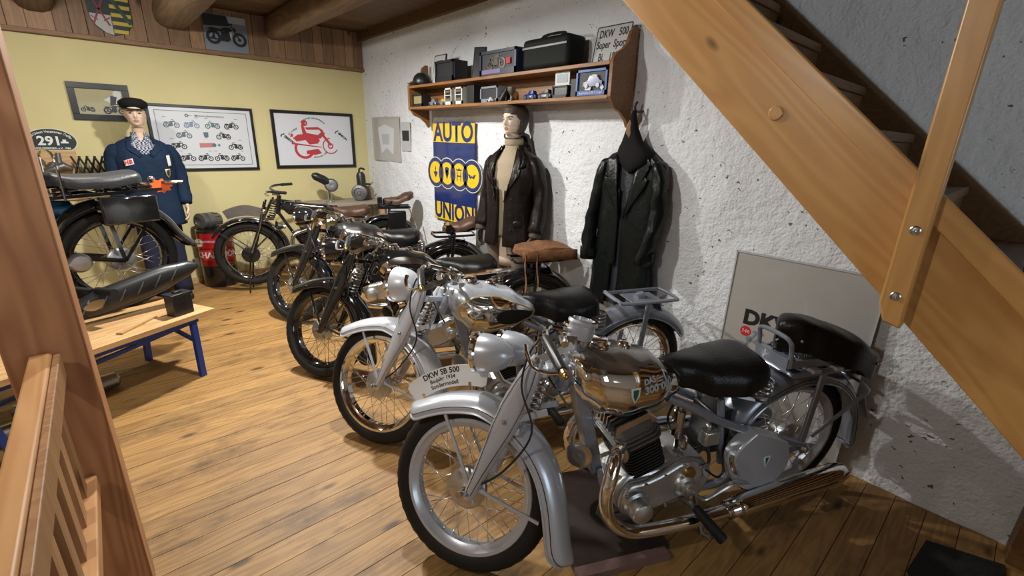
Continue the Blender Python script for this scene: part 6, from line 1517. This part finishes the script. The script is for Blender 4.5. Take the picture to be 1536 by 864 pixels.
# flying hood: shell over the head, open at the face, with hanging neck flap
HB = Body([(zc - .13, .115, .10, -.075), (zc - .05, .092, .10, -.06), (zc - .005, .086, .108, -.045)] + [(z, w_ + .012, d + .022, c - .017) for z, w_, d, c in head_rings(zc)[6:13]] + [(zc + .225, .03, .04, -.012), (zc + .238, .004, .005, -.012)], 2.1, .003, 4)
HB.mesh(zc - .13, zc + .236, 44, 60, lambda z: (lambda q: (-q, q))(interp([(zc - .11, 1.75), (zc - .02, 1.65), (zc, 1.35), (zc + .05, 1.32), (zc + .10, 1.25), (zc + .142, .9), (zc + .155, 0.0)], z))).build('flying_hood', 'hood_leather', m2, M.Rotation(-.05, 4, 'Z'), solid=.005, sharp=0)
MB().tube(spline([(.0, .085, zc + .0), (.035, .055, zc - .025), (.055, 0, zc - .028), (.035, -.055, zc - .025), (.0, -.085, zc)], 4), .007, 6).build('chin_strap', 'hood_leather', m2)
# ---- long leather coat on its hook
ct = thing('leather_coat', 'long black leather coat with wide lapels hanging on the white wall', 'coat', (2.575, 1.755, 0), rad(180))
CO = Body([(.50, .25, .05, 0), (.72, .245, .052, 0), (1.0, .225, .055, 0), (1.2, .225, .058, 0), (1.38, .245, .06, 0), (1.46, .24, .05, 0), (1.525, .16, .042, -.005), (1.56, .07, .035, -.01), (1.60, .045, .03, -.015)], 2.4, .012, 31)
g_ = lambda z: (interp([(.5, -.28), (.9, -.12), (1.15, -.06), (1.30, -.14), (1.5, -.34)], z), interp([(.5, -.02), (.9, .0), (1.15, .03), (1.30, .14), (1.5, .34)], z))
CO.mesh(.50, 1.57, 46, 64, g_).build('coat_body', 'coat_leather', ct, solid=.007, sharp=0)
MB().add([CO.P(a, z, -.018) for z in (.52, .9, 1.15, 1.35, 1.5) for a in (-1.1, -.5, 0, .5, 1.1)], [(i * 5 + k, i * 5 + k + 1, (i + 1) * 5 + k + 1, (i + 1) * 5 + k) for i in range(4) for k in range(4)]).build('lining', 'lining', ct)
for sd in (1, -1):
    CO.strip([(.03 * sd, 1.12), (.12 * sd, 1.17), (.55 * sd, 1.34), (.62 * sd, 1.385), (.42 * sd, 1.405), (.66 * sd, 1.47), (.75 * sd, 1.53), (.34 * sd, 1.52), (.15 * sd, 1.32)], .014).build('lapel', 'coat_leather', ct, solid=.008, sharp=0)
    yy = .268 if sd > 0 else .262
    limb(ct, 'sleeve', [(0, .15 * sd, 1.485), (.0, .205 * sd, 1.43), (.01, .24 * sd, 1.25), (.025, .27 * sd, 1.05), (.04, .275 * sd, .80)] if sd < 0 else [(0, .15 * sd, 1.485), (.0, .205 * sd, 1.43), (.02, .235 * sd, 1.25), (.05, .235 * sd, 1.06), (.07, .19 * sd, .86)], [.035, .066, .066, .062, .06, .064], 'coat_leather', 16, .75, .016)
    c_ = V((.037, .2745 * sd, .85)) if sd < 0 else V((.066, .20 * sd, .91))
    MB().tube([c_ + V((0, 0, .03)), c_ + V((0, 0, -.02))], .066, 16, flat=.66).build('cuff_strap', 'coat_leather', ct)
CO.strip([(-1.0, .98), (-.15, .985), (-.15, .975), (-1.0, .97)], .006).build('waist_seam', 'black_leather', ct, solid=.003)
MB().prism([(-.02, 1.405), (.025, 1.405), (.025, 1.35), (-.02, 1.35)], lambda u, v, d: V((.03 - d, u, v)), .0, .002).build('maker_label', 'strap_leather', ct)
# cloth hood tucked under the collar and drawn up to the hook
hk = MB(); secs = []
for z, w_, d, cy in ((1.44, .03, .045, .02), (1.465, .085, .065, .03), (1.50, .125, .07, .03), (1.535, .13, .07, .02), (1.57, .105, .055, .005), (1.61, .072, .045, -.01), (1.68, .042, .033, -.022), (1.75, .022, .02, -.025), (1.79, .012, .012, -.02)):
    secs.append([V((.01 + cos(a) * d * (1 + .2 * noise.noise(V((a * 2, z * 9, 0)))), cy + sin(a) * w_ * (1 + .15 * noise.noise(V((a * 2, z * 9, 4)))), z - .03 * cos(a) * (1 if z < 1.52 else 0))) for a in [2 * pi * k / 24 for k in range(24)]])
hk.loft(secs).build('cloth_hood', 'cap_cloth', ct, sharp=0)
MB().tube(spline([(.03, -.005, 1.60), (.03, -.03, 1.68), (.012, -.024, 1.755)], 4), [.02, .022, .012], 8).build('hood_lining', 'strap_leather', ct)
MB().tube(spline([(-.09, -.02, 1.79), (-.03, -.02, 1.785), (.0, -.02, 1.79), (.01, -.018, 1.815), (.0, -.012, 1.84)], 5), .007, 8).build('coat_hook', 'black_satin', ct)
# ---- suede bag on the rack of the black motorcycle
bg = thing('suede_bag', 'worn brown suede bag with hanging straps lying on the black motorcycle rack', 'bag', (2.36, 2.36, .78), rad(155))
secs = []
for i in range(13):
    x = lerp(-.27, .19, i / 12); e = sqrt(max(.06, 1 - abs(2 * i / 12 - 1) ** 4)); ring = []
    for k in range(26):
        a = 2 * pi * k / 26; y = math.copysign(abs(cos(a)) ** .6, cos(a)) * .15 * e; z = .035 + math.copysign(abs(sin(a)) ** .6, sin(a)) * .035 * e
        nz = .022 * noise.noise(V((x * 7, y * 9, 2))) + .012 * noise.noise(V((x * 16, y * 18, 8)))
        ring.append(V((x, y + .012 * noise.noise(V((x * 9, k * .5, 1))), z + (nz + .025 * (abs(y) / .15) ** 2 if z > .035 else 0))))
    secs.append(ring)
MB().loft(secs).build('pouch', 'suede', bg, sharp=0)
MB().add([V((lerp(-.25, .17, i / 9), .152 + .01 * noise.noise(V((i, 3, 0))) + .012 * t, .07 - .075 * t + .01 * noise.noise(V((i * .9, t * 2, 5))))) for t in (0, .5, 1) for i in range(10)], [(r * 10 + i, r * 10 + i + 1, (r + 1) * 10 + i + 1, (r + 1) * 10 + i) for r in range(2) for i in range(9)]).build('flap', 'suede', bg, solid=.005, sharp=0)
for x in (.06, .15):
    MB().tube(spline([(x, .15, .05), (x + .005, .17, -.05), (x - .01, .165, -.16), (x, .17, -.25)], 5), .016, 6, flat=.15).build('strap', 'strap_leather', bg)
bpy.context.view_layer.update()
